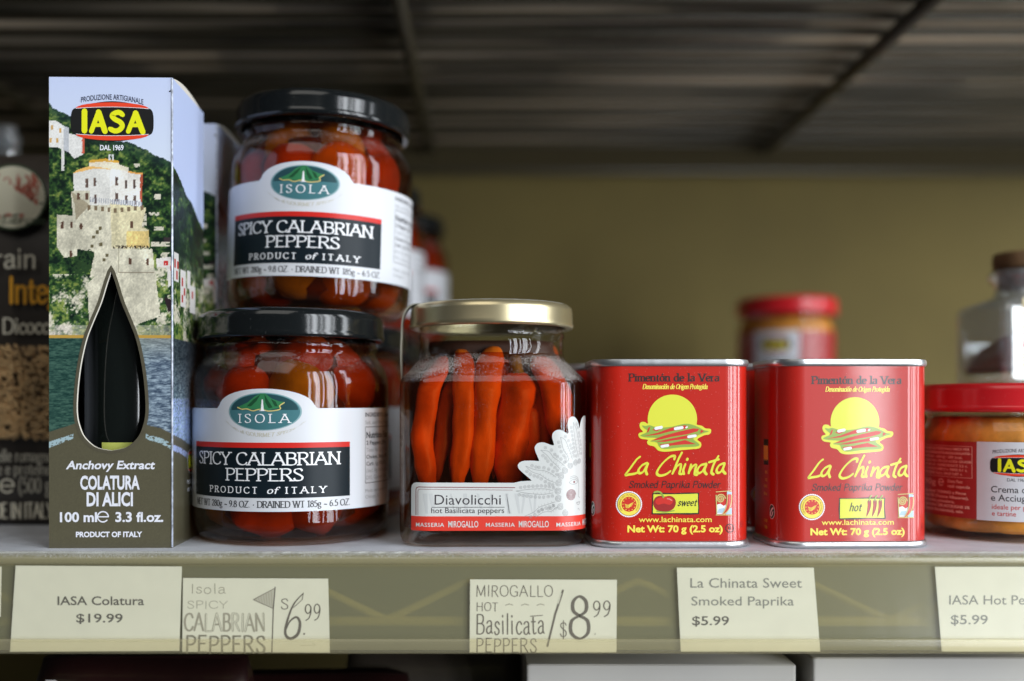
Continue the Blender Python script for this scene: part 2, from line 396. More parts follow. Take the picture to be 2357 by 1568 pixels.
    def build(s, name, parent, mapf, cuts=(), weld=True, smooth=True, loc=(0, 0, 0), ycuts=()):
        bm = bmesh.new(); vs = [bm.verts.new(v) for v in s.v]
        for q, k in zip(s.f, s.m):
            try: f = bm.faces.new([vs[i] for i in q]); f.material_index = k; f.smooth = smooth
            except ValueError: pass
        for c in cuts:
            bmesh.ops.bisect_plane(bm, geom=bm.verts[:] + bm.edges[:] + bm.faces[:], dist=1e-5, plane_co=(c, 0, 0), plane_no=(1, 0, 0))
        for c in ycuts:
            bmesh.ops.bisect_plane(bm, geom=bm.verts[:] + bm.edges[:] + bm.faces[:], dist=1e-5, plane_co=(0, c, 0), plane_no=(0, 1, 0))
        if weld: bmesh.ops.remove_doubles(bm, verts=bm.verts[:], dist=1e-4)
        for v in bm.verts: v.co = Vector(mapf(*v.co)) * MM
        me = bpy.data.meshes.new(name); bm.to_mesh(me); bm.free()
        for m in s.mats: me.materials.append(m)
        o = bpy.data.objects.new(name, me); COL.objects.link(o); o.location = [c * MM for c in loc]
        if parent: o.parent = parent
        return o
def steps(a, b, d):
    n = max(1, int((b - a) / d)); return [a + (b - a) * k / n for k in range(n + 1)]
def cyl(Rr): return lambda x, y, d: ((Rr + d) * math.sin(x / Rr), -(Rr + d) * math.cos(x / Rr), y)
def flat(Y): return lambda x, y, d: (x, Y - d, y)
def rrmap(hw, hd, r):
    f = hw - r; q = pi * r / 2
    def g(x, y, d):
        sg = 1 if x >= 0 else -1; a = abs(x)
        if a <= f: return (x, -hd - d, y)
        if a <= f + q:
            t = (a - f) / r; return (sg * (f + (r + d) * math.sin(t)), -(hd - r) - (r + d) * math.cos(t), y)
        return (sg * (hw + d), -(hd - r) + (a - f - q), y)
    return g
# ------------------------------------------------------------------ palette
M = {}
M['wall'] = mat('olive_wall', (0.132, 0.099, 0.025), .85, srgb=False, var=.12, vscale=9, bump=.2, bscale=300)
M['liner'] = dusty(mat('white_liner', (0.62, 0.64, 0.69), .6, srgb=False, var=.14, vscale=55), .7, 900, .70, .74, (.16, .14, .12))
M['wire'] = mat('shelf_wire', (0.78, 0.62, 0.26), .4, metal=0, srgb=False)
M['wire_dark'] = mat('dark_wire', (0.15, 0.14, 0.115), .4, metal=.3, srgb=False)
M['strip_dark'] = mat('dark_strip', (0.050, 0.040, 0.020), .85, spec=.1, srgb=False)
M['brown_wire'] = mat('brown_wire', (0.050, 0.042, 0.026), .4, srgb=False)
M['paper'] = mat('cream_paper', (0.77, 0.745, 0.62), .7, srgb=False, var=.03, vscale=90)
M['ink'] = mat('pencil_ink', (0.10, 0.09, 0.08), .7, srgb=False)
M['ink_grey'] = mat('faded_ink', (0.22, 0.22, 0.20), .7, srgb=False)
M['pencil'] = mat('pencil_grey', (0.12, 0.10, 0.085), .7, srgb=False)
M['pencil_light'] = mat('pencil_light', (0.52, 0.49, 0.41), .7, srgb=False)
M['shade'] = mat('pencil_shading', (0.36, 0.33, 0.26), .7, srgb=False)
M['black_lid'] = dusty(mat('black_lid', (0.007, 0.0085, 0.009), .13, spec=.45, srgb=False, bump=.05, bscale=120), .5, 2600, .74, .78)
M['gold_lid'] = mat('gold_lid', (0.62, 0.53, 0.32), .30, metal=.85, srgb=False)
M['gold_dust'] = dusty(mat('gold_lid_dusty', (0.40, 0.36, 0.24), .5, metal=.5, srgb=False), .8, 1700, .46, .64)
M['red_lid'] = dusty(mat('red_lid', (0.60, 0.012, 0.018), .3, coat=.3, srgb=False), .4, 2600, .70, .76)
M['tin_red'] = dusty(mat('tin_red', (0.50, 0.016, 0.007), .34, coat=.9, spec=.25, srgb=False, bump=.06, bscale=38), .6, 2200, .715, .76)
M['tin_red_warm'] = dusty(mat('tin_red_bright', (0.47, 0.017, 0.010), .36, coat=.55, spec=.35, srgb=False, bump=.07, bscale=38), .5, 2200, .74, .78)
M['tin_metal'] = mat('tin_rim', (0.62, 0.63, 0.64), .32, metal=.9, srgb=False, bump=.15, bscale=240)
M['lime'] = mat('print_lime', (0.70, 0.70, 0.05), .35, coat=.3, srgb=False)
M['yellow'] = mat('print_yellow', (0.86, 0.72, 0.09), .35, coat=.3, srgb=False)
M['brown_ink'] = mat('print_dark', (0.022, 0.010, 0.009), .35, coat=.3, srgb=False)
M['print_black'] = mat('print_black', (0.012, 0.012, 0.012), .35, coat=.2, srgb=False)
M['print_red'] = mat('print_red', (0.60, 0.025, 0.015), .35, coat=.2, srgb=False)
M['deep_red'] = mat('print_deep_red', (0.33, 0.014, 0.012), .35, coat=.2, srgb=False)
M['print_green'] = mat('print_green', (0.27, 0.40, 0.06), .35, coat=.3, srgb=False)
M['print_white'] = mat('print_white', (0.82, 0.82, 0.84), .4, coat=.2, srgb=False)
M['label'] = mat('white_label', (0.62, 0.63, 0.66), .34, spec=.22, srgb=False)
M['navy'] = mat('label_navy', (0.007, 0.013, 0.018), .34, spec=.16, srgb=False)
M['band_red'] = mat('label_red', (0.56, 0.022, 0.016), .34, spec=.22, srgb=False)
M['teal'] = mat('label_teal', (0.055, 0.165, 0.185), .34, spec=.22, srgb=False)
M['teal_dark'] = mat('label_teal_dark', (0.020, 0.065, 0.075), .34, spec=.22, srgb=False)
M['teal_light'] = mat('label_teal_light', (0.22, 0.36, 0.38), .34, spec=.22, srgb=False)
M['mt_green'] = mat('label_green', (0.035, 0.19, 0.075), .34, spec=.22, srgb=False)
M['mt_dark'] = mat('label_green_dark', (0.015, 0.075, 0.032), .34, spec=.22, srgb=False)
M['mt_gold'] = mat('label_gold', (0.60, 0.50, 0.17), .4, srgb=False)
M['grey_txt'] = mat('label_grey_text', (0.50, 0.48, 0.40), .5, srgb=False)
M['dark_txt'] = mat('label_dark_text', (0.05, 0.05, 0.055), .5, srgb=False)
M['mid_txt'] = mat('label_mid_text', (0.27, 0.28, 0.29), .5, srgb=False)
M['glass'] = film('jar_glass', (.97, .98, .97), .02, .032, wav=.16, dust=.25, edge=(.62, .38, .20))
M['glass_dusty'] = film('jar_glass_dusty', (.96, .97, .95), .02, .034, wav=.14, edge=(.60, .34, .18), dust=.42, dcol=(.66, .60, .56))
M['oil'] = film('amber_oil', (.84, .52, .24), .05, .01, diffuse=(.06, .016, .005), dmix=.10)
M['oil_light'] = film('red_oil', (.73, .44, .16), .05, .01, diffuse=(.07, .014, .004), dmix=.14)
M['clear'] = film('clear_bottle', (.93, .95, .96), .05, .14, diffuse=(.85, .88, .90), dmix=.13)
M['pepper'] = mat('red_pepper', (0.43, 0.058, 0.004), .5, spec=.08, srgb=False, var=.35, vscale=55)
M['pepper_orange'] = mat('orange_pepper', (0.56, 0.155, 0.008), .5, spec=.08, srgb=False, var=.3, vscale=55)
M['pepper_olive'] = mat('olive_pepper', (0.44, 0.27, 0.012), .5, spec=.08, srgb=False, var=.35, vscale=70)
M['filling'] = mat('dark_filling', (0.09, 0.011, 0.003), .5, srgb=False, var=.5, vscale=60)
M['chilli'] = mat('red_chilli', (0.66, 0.108, 0.006), .36, spec=.22, bump=.75, bscale=110, srgb=False, var=.45, vscale=65)
M['chilli_orange'] = mat('orange_chilli', (0.74, 0.150, 0.009), .36, spec=.22, bump=.75, bscale=110, srgb=False, var=.40, vscale=60)
M['chilli_dark'] = mat('dark_chilli', (0.30, 0.048, 0.008), .36, spec=.22, bump=.75, bscale=110, srgb=False, var=.35, vscale=60)
M['stem'] = mat('chilli_stem', (0.20, 0.17, 0.025), .5, srgb=False, var=.3, vscale=90)
M['gold_filling'] = mat('dark_oil_filling', (0.045, 0.013, 0.004), .6, srgb=False)
M['paste'] = mat('orange_paste', (0.62, 0.245, 0.028), .55, srgb=False, var=.4, vscale=120, bump=.3, bscale=260)
M['cork'] = mat('cork', (0.15, 0.085, 0.035), .8, srgb=False, var=.3, vscale=150)
M['saffron'] = mat('saffron', (0.055, 0.012, 0.010), .7, srgb=False, var=.6, vscale=400)
M['cream'] = mat('cream_label', (0.72, 0.60, 0.33), .5, srgb=False)
M['bag'] = mat('brown_bag', (0.040, 0.031, 0.024), .4, coat=.1, srgb=False, var=.15, vscale=25, bump=.35, bscale=60)
M['bag_cream'] = mat('bag_cream', (0.72, 0.67, 0.50), .45, srgb=False)
M['bag_red'] = mat('bag_red', (0.50, 0.14, 0.09), .45, srgb=False)
M['bag_green'] = mat('bag_green', (0.06, 0.085, 0.045), .45, srgb=False)
M['bag_orange'] = mat('bag_orange', (0.90, 0.42, 0.03), .45, srgb=False)
M['bag_text'] = mat('bag_text', (0.82, 0.76, 0.60), .45, srgb=False)
M['bag_dim'] = mat('bag_dim_text', (0.45, 0.42, 0.34), .45, srgb=False)
M['bag_film'] = film('bag_window', (.93, .92, .88), .16, .05, wav=.8)
M['grain'] = mat('grain', (0.64, 0.42, 0.21), .5, srgb=False, var=.45, vscale=70)
M['card'] = mat('card_edge', (0.62, 0.58, 0.50), .7, srgb=False)
M['card_in'] = mat('card_inside', (0.16, 0.17, 0.19), .7, srgb=False)
M['box_olive'] = mat('box_olive', (0.090, 0.080, 0.052), .38, coat=.2, srgb=False, var=.08, vscale=500)
M['box_white'] = mat('box_white_ink', (0.78, 0.79, 0.86), .4, srgb=False)
M['box_navy'] = mat('box_navy_ink', (0.035, 0.040, 0.085), .4, srgb=False)
M['logo_red'] = mat('logo_red', (0.80, 0.060, 0.022), .35, srgb=False)
M['logo_yellow'] = mat('logo_yellow', (0.80, 0.80, 0.015), .35, srgb=False)
M['bottle'] = mat('dark_bottle', (0.006, 0.008, 0.007), .12, coat=.6, srgb=False)
M['sticker'] = mat('lime_sticker', (0.56, 0.60, 0.13), .5, srgb=False)
M['grey_box'] = mat('grey_white_box', (0.50, 0.48, 0.45), .6, srgb=False, var=.04, vscale=20)
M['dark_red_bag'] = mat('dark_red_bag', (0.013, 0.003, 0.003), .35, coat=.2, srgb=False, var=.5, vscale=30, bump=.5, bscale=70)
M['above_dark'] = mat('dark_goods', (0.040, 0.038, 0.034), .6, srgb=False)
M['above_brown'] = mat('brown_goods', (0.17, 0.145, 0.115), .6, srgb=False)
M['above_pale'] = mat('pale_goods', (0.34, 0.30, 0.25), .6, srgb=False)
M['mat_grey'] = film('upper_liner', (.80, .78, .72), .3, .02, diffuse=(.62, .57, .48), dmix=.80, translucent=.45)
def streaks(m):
    # bright and dark bands along the shelf, put into the liner's colour
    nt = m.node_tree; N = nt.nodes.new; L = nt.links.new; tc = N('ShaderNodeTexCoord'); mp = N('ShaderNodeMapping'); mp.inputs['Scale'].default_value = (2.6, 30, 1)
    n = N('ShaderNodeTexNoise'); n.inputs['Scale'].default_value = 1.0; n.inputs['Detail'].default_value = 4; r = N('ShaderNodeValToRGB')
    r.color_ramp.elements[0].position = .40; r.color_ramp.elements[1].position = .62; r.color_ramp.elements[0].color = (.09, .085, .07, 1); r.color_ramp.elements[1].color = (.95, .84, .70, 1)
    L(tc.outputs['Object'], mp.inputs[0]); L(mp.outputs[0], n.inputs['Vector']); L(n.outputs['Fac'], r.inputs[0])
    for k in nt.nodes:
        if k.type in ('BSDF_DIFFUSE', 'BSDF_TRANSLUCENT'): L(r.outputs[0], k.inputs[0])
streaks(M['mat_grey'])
M['seal_strip'] = mat('paper_strip', (0.42, 0.40, 0.32), .5, srgb=False)
M['strip_back'] = film('strip_back_plastic', (.80, .78, .55), .3, .02, diffuse=(.34, .325, .185), dmix=.66, translucent=.4)
M['strip_film'] = film('strip_clear_film', (.975, .975, .93), .20, .03, diffuse=(.62, .60, .46), dmix=.09, dust=.35, wav=.1)
M['strip_lip'] = film('strip_lip_plastic', (.95, .92, .78), .22, .05, diffuse=(.72, .66, .46), dmix=.27, translucent=.3)

# ------------------------------------------------------------------ the setting: back wall, shelf, liner, price strip
def struct(name, mb, m, **k):
    o = mb.build(name, m, **k); o['kind'] = 'structure'; return o
b = MB(); b.box(-900, 900, 440, 460, -420, 700); struct('wall', b, M['wall'], smooth=False)
b = MB(); b.box(-900, 900, -3, 438, -190, -180); struct('lower_shelf', b, M['wire_dark'], smooth=False)

XL, XR = -420.0, 420.0
def truss(mb, Y, z0, z1, rr, pitch, ph, m=0, za=None, zb=None):
    for z in (z0, z1): mb.tube([(XL, Y, z), (XR, Y, z)], rr, 10, m)
    za = z0 if za is None else za; zb = z1 if zb is None else zb
    P = []; x = ph; n = int((x - XL) / pitch) + 1; x -= n * pitch
    while x < XR:
        P += [(x - 4, Y, za + 1.5), (x, Y, za), (x + 4, Y, za + 1.5), (x + pitch / 2 - 4, Y, zb - 1.5), (x + pitch / 2, Y, zb), (x + pitch / 2 + 4, Y, zb - 1.5)]; x += pitch
    mb.tube(P, rr * .8, 8, m)
t = thing('wire_shelf', 'olive wire shelf with zigzag front truss carrying the jars and tins', 'shelf', (0, 0, 0))
b = MB(); truss(b, -5.5, -26.5, -4.5, 1.9, 62.6, px(890, -5.5), za=pz(1425, -5.5), zb=pz(1338, -5.5)); b.build('front_truss', M['wire'], t)
b = MB(); truss(b, 418, -28, -4, 3, 62.6, 10); b.build('rear_truss', M['wire_dark'], t)
b = MB()
for k in range(34): b.tube([(XL, 6 + k * 12, -3.0), (XR, 6 + k * 12, -3.0)], 1.6, 6)
b.build('deck_wires', M['wire_dark'], t)
for x in (-300, -52, 214, 390):
    b = MB(); b.tube([(x, -3, -7.5), (x, 418, -7.5)], 2.6, 8); b.build('cross_rod', M['wire_dark'], t)

# white liner, front edge slightly wavy like a torn corrugated sheet
v = []; xs = steps(XL, XR, 1.5); rnd = random.Random(3)
wav = lambda x: .5 * math.sin(x * .9) * (1 if -95 < x < 0 else .25) * (1 if math.sin(x * .11) > -.6 else .2) + .35 * math.sin(x * .17)
n = len(xs); v = [(x, -8.0 + wav(x), 0) for x in xs] + [(x, -5, 0) for x in xs] + [(x, 430, 0) for x in xs] + [(x, -8.0 + wav(x), -.8) for x in xs] + [(x, 430, -.8) for x in xs]
f = [(i, i + 1, n + i + 1, n + i) for i in range(n - 1)] + [(n + i, n + i + 1, 2 * n + i + 1, 2 * n + i) for i in range(n - 1)] + [(3 * n + i, 3 * n + i + 1, i + 1, i) for i in range(n - 1)] + [(4 * n + i, 4 * n + i + 1, 3 * n + i + 1, 3 * n + i) for i in range(n - 1)]
tag(mesh_obj('shelf_liner', v, f, None, M['liner'], smooth=False), 'white paper liner sheet lying under the jars and tins', 'liner')

def profile_strip(name, prof, m, parent, x0=XL, x1=XR, smooth=True):
    v = [(x, y, z) for x in (x0, x1) for y, z in prof]; n = len(prof)
    return mesh_obj(name, v, [(i, i + n, i + n + 1, i + 1) for i in range(n - 1)], None, m, parent, smooth)
ZB, ZT = pz(1498, -12.5), pz(1272, -12.5)
t = thing('price_strip', 'olive clear plastic ticket strip clipped along the shelf edge', 'price strip', (0, 0, 0))
profile_strip('back_plate', [(-7.6, -1.0), (-9.0, -1.2), (-9.8, -2.4), (-9.9, -5), (-9.9, -31), (-9.9, -36.3)], M['strip_back'], t)
profile_strip('cover_film', [(-7.8, .1), (-10.6, -.1), (-12.2, -.9), (-12.9, -2.2), (-12.8, -3.6), (-12.5, -5.0), (-12.5, -32.6)], M['strip_film'], t)
profile_strip('top_lip', [(-7.0, -.5), (-10.4, -.7), (-11.8, -1.4), (-12.4, -2.5), (-12.3, -3.6), (-11.6, -4.3), (-11.2, -4.2)], M['strip_lip'], t)
profile_strip('bottom_lip', [(-12.9, -31.5), (-13.4, -31.3), (-13.7, -31.8), (-13.6, -33.6), (-13.7, -35.2), (-13.0, -36.8), (-11.2, -37.1), (-9.9, -36.6)], M['strip_lip'], t)

# ---- price tags between plate and film
TY = -11.4
tx = lambda u: px(u, TY)
tz = lambda w: pz(w, TY)
tk = K * (CAMD + TY) / CAMD
def tagcard(label, quad, fn, Y=TY):
    """quad in picture units: (u, v) of the four corners, clockwise from top left"""
    A = Art(); Q = [(tx(u), tz(w)) for u, w in quad]
    A.raw(Q, [(3, 2, 1, 0)], M['paper'], 0); fn(A)
    B = [(x, z) for x, z in Q]
    o = A.build('price_tag', None, flat(Y), smooth=False)
    # paper thickness
    me = o.data; bm = bmesh.new(); bm.from_mesh(me); n0 = [bm.verts.new((x * MM, (Y + .28) * MM, z * MM)) for x, z in B]; bm.faces.new(n0); bm.to_mesh(me); bm.free()
    return tag(o, label, 'price tag', 'price tags in the shelf strip')
def tA(A):
    A.sans('IASA Colatura', tx(233), tz(1392.5), 3.4, M['ink'], 2, width=199 * tk, bold=.014)
    A.sans('$19.99', tx(230), tz(1432.5), 3.4, M['ink'], 2, width=107 * tk, bold=.014)
tagcard('printed cream price tag reading IASA Colatura, widest tag at the left', [(37, 1302), (419, 1304), (413, 1498), (24, 1500)], tA, TY - .35)
def H(zx, zy, ox=0): return (tx(ox + zx * .336), tz(1244.5 + zy * .336))
def tB(A):
    g, gd, lt = M['shade'], M['pencil'], M['pencil_light']
    def hand(s, x0, x1, y0, y1, m, th=.09, jit=.03, track=.12):
        a = H(x0, y1); c = H(x1, y0)
        A.pen(s, a[0], a[1], c[1] - a[1], m, 2, width=c[0] - a[0], thick=th, thin=th * .8, align='l', track=track, jit=jit)
    hand('Isola', 1305, 1545, 300, 362, g, .10); hand('SPICY', 1283, 1560, 415, 465, g, .10)
    hand('CALABRIAN', 1262, 1815, 502, 618, g, .13); hand('CALABRIAN', 1266, 1812, 502, 618, M['paper'], .045)
    hand('PEPPERS', 1270, 1815, 655, 768, g, .13); hand('PEPPERS', 1274, 1811, 655, 768, M['paper'], .045)
    P = [H(*q) for q in ((1735, 405), (1885, 325), (1870, 465))]; A.poly(P, M['pencil_light'], 2); A.stroke(P + [P[0]], .22, gd, 3)
    for k in range(7): A.stroke([H(1750 + k * 18, 402 - k * 10), H(1762 + k * 17, 412 + k * 6)], .16, g, 4)
    A.stroke([H(1885, 320), H(1872, 470), H(1862, 765)], .42, gd, 2)
    hand('S', 1925, 1975, 400, 470, gd, .10, 0)
    A.stroke(spline([H(*q) for q in ((2078, 360), (2010, 440), (1965, 560), (1955, 640), (1990, 672), (2040, 640), (2055, 565), (2030, 525), (1985, 555), (1960, 610))], 6), [.3 + .8 * math.sin(pi * i / 54) for i in range(55)], gd, 2)
    A.stroke([H(2078, 360), H(2070, 405), H(2010, 460)], .25, gd, 3)
    hand('99', 2085, 2195, 438, 550, gd, .075, .02); A.ell(*H(2083, 640), .38, .38, gd, 2, 12)
    A.stroke([H(2060, 720), H(2160, 718), H(2140, 700)], .2, lt, 2)
tagcard('handwritten cream price tag for the spicy Calabrian peppers, price 6.99', [(421, 1331), (755, 1332.5), (759, 1503), (419, 1501)], tB, TY + .15)
def tC(A):
    ox = 754.2; gd, lt = M['pencil'], M['shade']
    def hand(s, x0, x1, y0, y1, m, th=.10, jit=.03, track=.14):
        a = H(x0, y1, ox); c = H(x1, y0, ox)
        A.pen(s, a[0], a[1], c[1] - a[1], m, 2, width=c[0] - a[0], thick=th, thin=th * .8, align='l', track=track, jit=jit)
    hand('MIROGALLO', 1015, 1545, 308, 382, gd, .085); hand('HOT', 1018, 1165, 425, 482, gd, .10)
    for x in (1243, 1352, 1458): A.stroke([H(x - 24, 443, ox), H(x, 434, ox), H(x + 24, 441, ox)], .34, M['shade'], 2)
    hand('Basilicata', 1015, 1485, 508, 640, gd, .075); hand('PEPPERS', 1015, 1430, 672, 765, gd, .09)
    A.stroke([H(1390, 518, ox), H(1472, 512, ox)], .3, gd, 3)
    A.stroke([H(1612, 342, ox), H(1560, 500, ox), H(1505, 722, ox)], .75, gd, 2); A.stroke([H(1600, 362, ox), H(1580, 430, ox)], .3, M['paper'], 3)
    hand('$', 1592, 1638, 560, 660, gd, .07, 0)
    a = H(1726, 672, ox); A.pen('8', a[0], a[1], 290 * .336 * tk, gd, 2, width=135 * .336 * tk * 1.1, thick=.085, thin=.05)
    hand('99', 1815, 1938, 415, 525, gd, .08, .02); A.ell(*H(1832, 640, ox), .3, .3, M['shade'], 2, 12)
tagcard('handwritten cream price tag for the hot Basilicata peppers, price 8.99', [(1082, 1334), (1420, 1335), (1419, 1502), (1081, 1502)], tC)
H2 = lambda zx, zy: (tx(1527.3 + zx * .352), tz(1244.5 + zy * .352))
def tD(A):
    for s, x0, x1, yb, hh, bo in (('La Chinata Sweet', 175, 905, 308, 66, .003), ('Smoked Paprika', 182, 852, 424, 62, .003), ('$5.99', 187, 428, 553, 62, .012)):
        a = H2(x0, yb); A.sans(s, a[0], a[1], hh * .352 * tk, M['ink_grey'] if bo < .01 else M['ink'], 2, width=(x1 - x0) * .352 * tk, bold=bo, align='l')
tagcard('printed cream price tag for the sweet smoked paprika with three lines', [(1558, 1307), (1873, 1307), (1888, 1500), (1567, 1500)], tD)
def tE(A):
    for s, x0, x1, yb, hh, bo in (('IASA Hot Pe', 1868, 2362, 418, 64, .002), ('$5.99', 1878, 2120, 547, 64, .008)):
        a = H2(x0, yb); A.sans(s, a[0], a[1], hh * .352 * tk, M['ink_grey'], 2, width=(x1 - x0) * .352 * tk, bold=bo, align='l')
tagcard('printed cream price tag reading IASA Hot, cut off by the right edge', [(2152, 1305), (2500, 1305), (2500, 1500), (2168, 1500)], tE)
tagcard('blank cream price tag of which only a sliver shows at the far left', [(-300, 1305), (3, 1305), (1, 1420), (-300, 1420)], lambda A: None)

# ------------------------------------------------------------------ upper wire shelf and the goods standing on it
UZ = 262.0
t = thing('wire_shelf', 'dark wire shelf overhead seen from below, above the jars', 'shelf', (0, 0, UZ))
b = MB()
rnd = random.Random(6)
for k in range(16):
    y = 60 + k * 23.5 + rnd.uniform(-2.5, 2.5); b.tube([(XL - 160, y, 0), (XR + 160, y + rnd.uniform(-1, 1), 0)], 2.1, 6)
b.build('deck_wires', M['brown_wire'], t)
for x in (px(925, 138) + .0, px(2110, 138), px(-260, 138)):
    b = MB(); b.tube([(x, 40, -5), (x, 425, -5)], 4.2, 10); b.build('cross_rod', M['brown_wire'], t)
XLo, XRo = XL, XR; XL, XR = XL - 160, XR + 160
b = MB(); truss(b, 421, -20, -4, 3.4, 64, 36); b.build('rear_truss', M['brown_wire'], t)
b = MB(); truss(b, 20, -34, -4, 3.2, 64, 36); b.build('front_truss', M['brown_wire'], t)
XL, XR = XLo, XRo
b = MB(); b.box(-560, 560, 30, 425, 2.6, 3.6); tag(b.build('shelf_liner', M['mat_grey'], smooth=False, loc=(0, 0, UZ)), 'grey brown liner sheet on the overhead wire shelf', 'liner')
b = MB(); b.box(-560, 560, 413, 416, -20, -2); b.build('rear_strip', M['strip_dark'], t, smooth=False)
# ------------------------------------------------------------------ IASA carton with printed landscape
def vnoise(x, y, seed=0):
    xi = np.floor(x).astype(np.int64); yi = np.floor(y).astype(np.int64); fx = x - xi; fy = y - yi
    fx = fx * fx * (3 - 2 * fx); fy = fy * fy * (3 - 2 * fy)
    def h(a, b):
        n = (a * 374761393 + b * 668265263 + seed * 974634777) & 0x7fffffff
        n = ((n ^ (n >> 13)) * 1274126177) & 0x7fffffff
        return ((n ^ (n >> 16)) & 0xffff) / 65535.0
    return (h(xi, yi) * (1 - fx) + h(xi + 1, yi) * fx) * (1 - fy) + (h(xi, yi + 1) * (1 - fx) + h(xi + 1, yi + 1) * fx) * fy
def fbm(x, y, seed=0, o=4):
    s = 0; a = .5
    for k in range(o): s = s + a * vnoise(x * 2 ** k, y * 2 ** k, seed + k * 7); a *= .5
    return s / (1 - .5 ** o)
def inpoly(X, Y, P):
    c = np.zeros(X.shape, bool); j = len(P) - 1
    for i in range(len(P)):
        xi, yi = P[i]; xj, yj = P[j]
        if yi != yj: c ^= ((yi > Y) != (yj > Y)) & (X < (xj - xi) * (Y - yi) / (yj - yi) + xi)
        j = i
    return c
def mixc(C, mask, col):
    m = np.clip(mask, 0, 1)[..., None] if mask.dtype != bool else mask[..., None].astype(float)
    return C * (1 - m) + np.asarray(col, float) * m
def foliage(X, Y, seed=1, dark=0.0):
    n = fbm(X / 42, Y / 36, seed, 4); g = fbm(X / 15, Y / 13, seed + 3, 5); h = fbm(X / 90, Y / 70, seed + 8, 2)
    k = np.clip((n * .5 + g * .75 + (h - .5) * .5 - .44) * 2.1 - dark, 0, 1)[..., None]
    a, b, c = np.array((15, 30, 24.)), np.array((46, 76, 38.)), np.array((120, 134, 66.))
    return np.where(k < .55, a + (b - a) * (k / .55), b + (c - b) * ((k - .55) / .45))
def rocks(X, Y, seed=9):
    n = fbm(X / 60, Y / 70, seed, 5); g = fbm(X / 11, Y / 11, seed + 2, 4); F = foliage(X, Y, seed + 5, -.18)
    w = np.clip((n * .95 + g * .4 - .66) * 7, 0, 1)[..., None]
    return F * (1 - w) + np.array((206, 200, 178.)) * (.72 + .38 * g[..., None]) * w
def water(X, Y, blue):
    n = fbm(X / 40, Y / 7, 21, 4); g = fbm(X / 16, Y / 3.5, 27, 3); k = np.clip((n * .7 + g * .5 - .38) * 2.4, 0, 1)[..., None]
    bl = blue[..., None]; a = np.array((20, 48, 44.)) * (1 - bl) + np.array((52, 66, 84.)) * bl
    b = np.array((64, 94, 82.)) * (1 - bl) + np.array((150, 166, 178.)) * bl
    return a + (b - a) * k
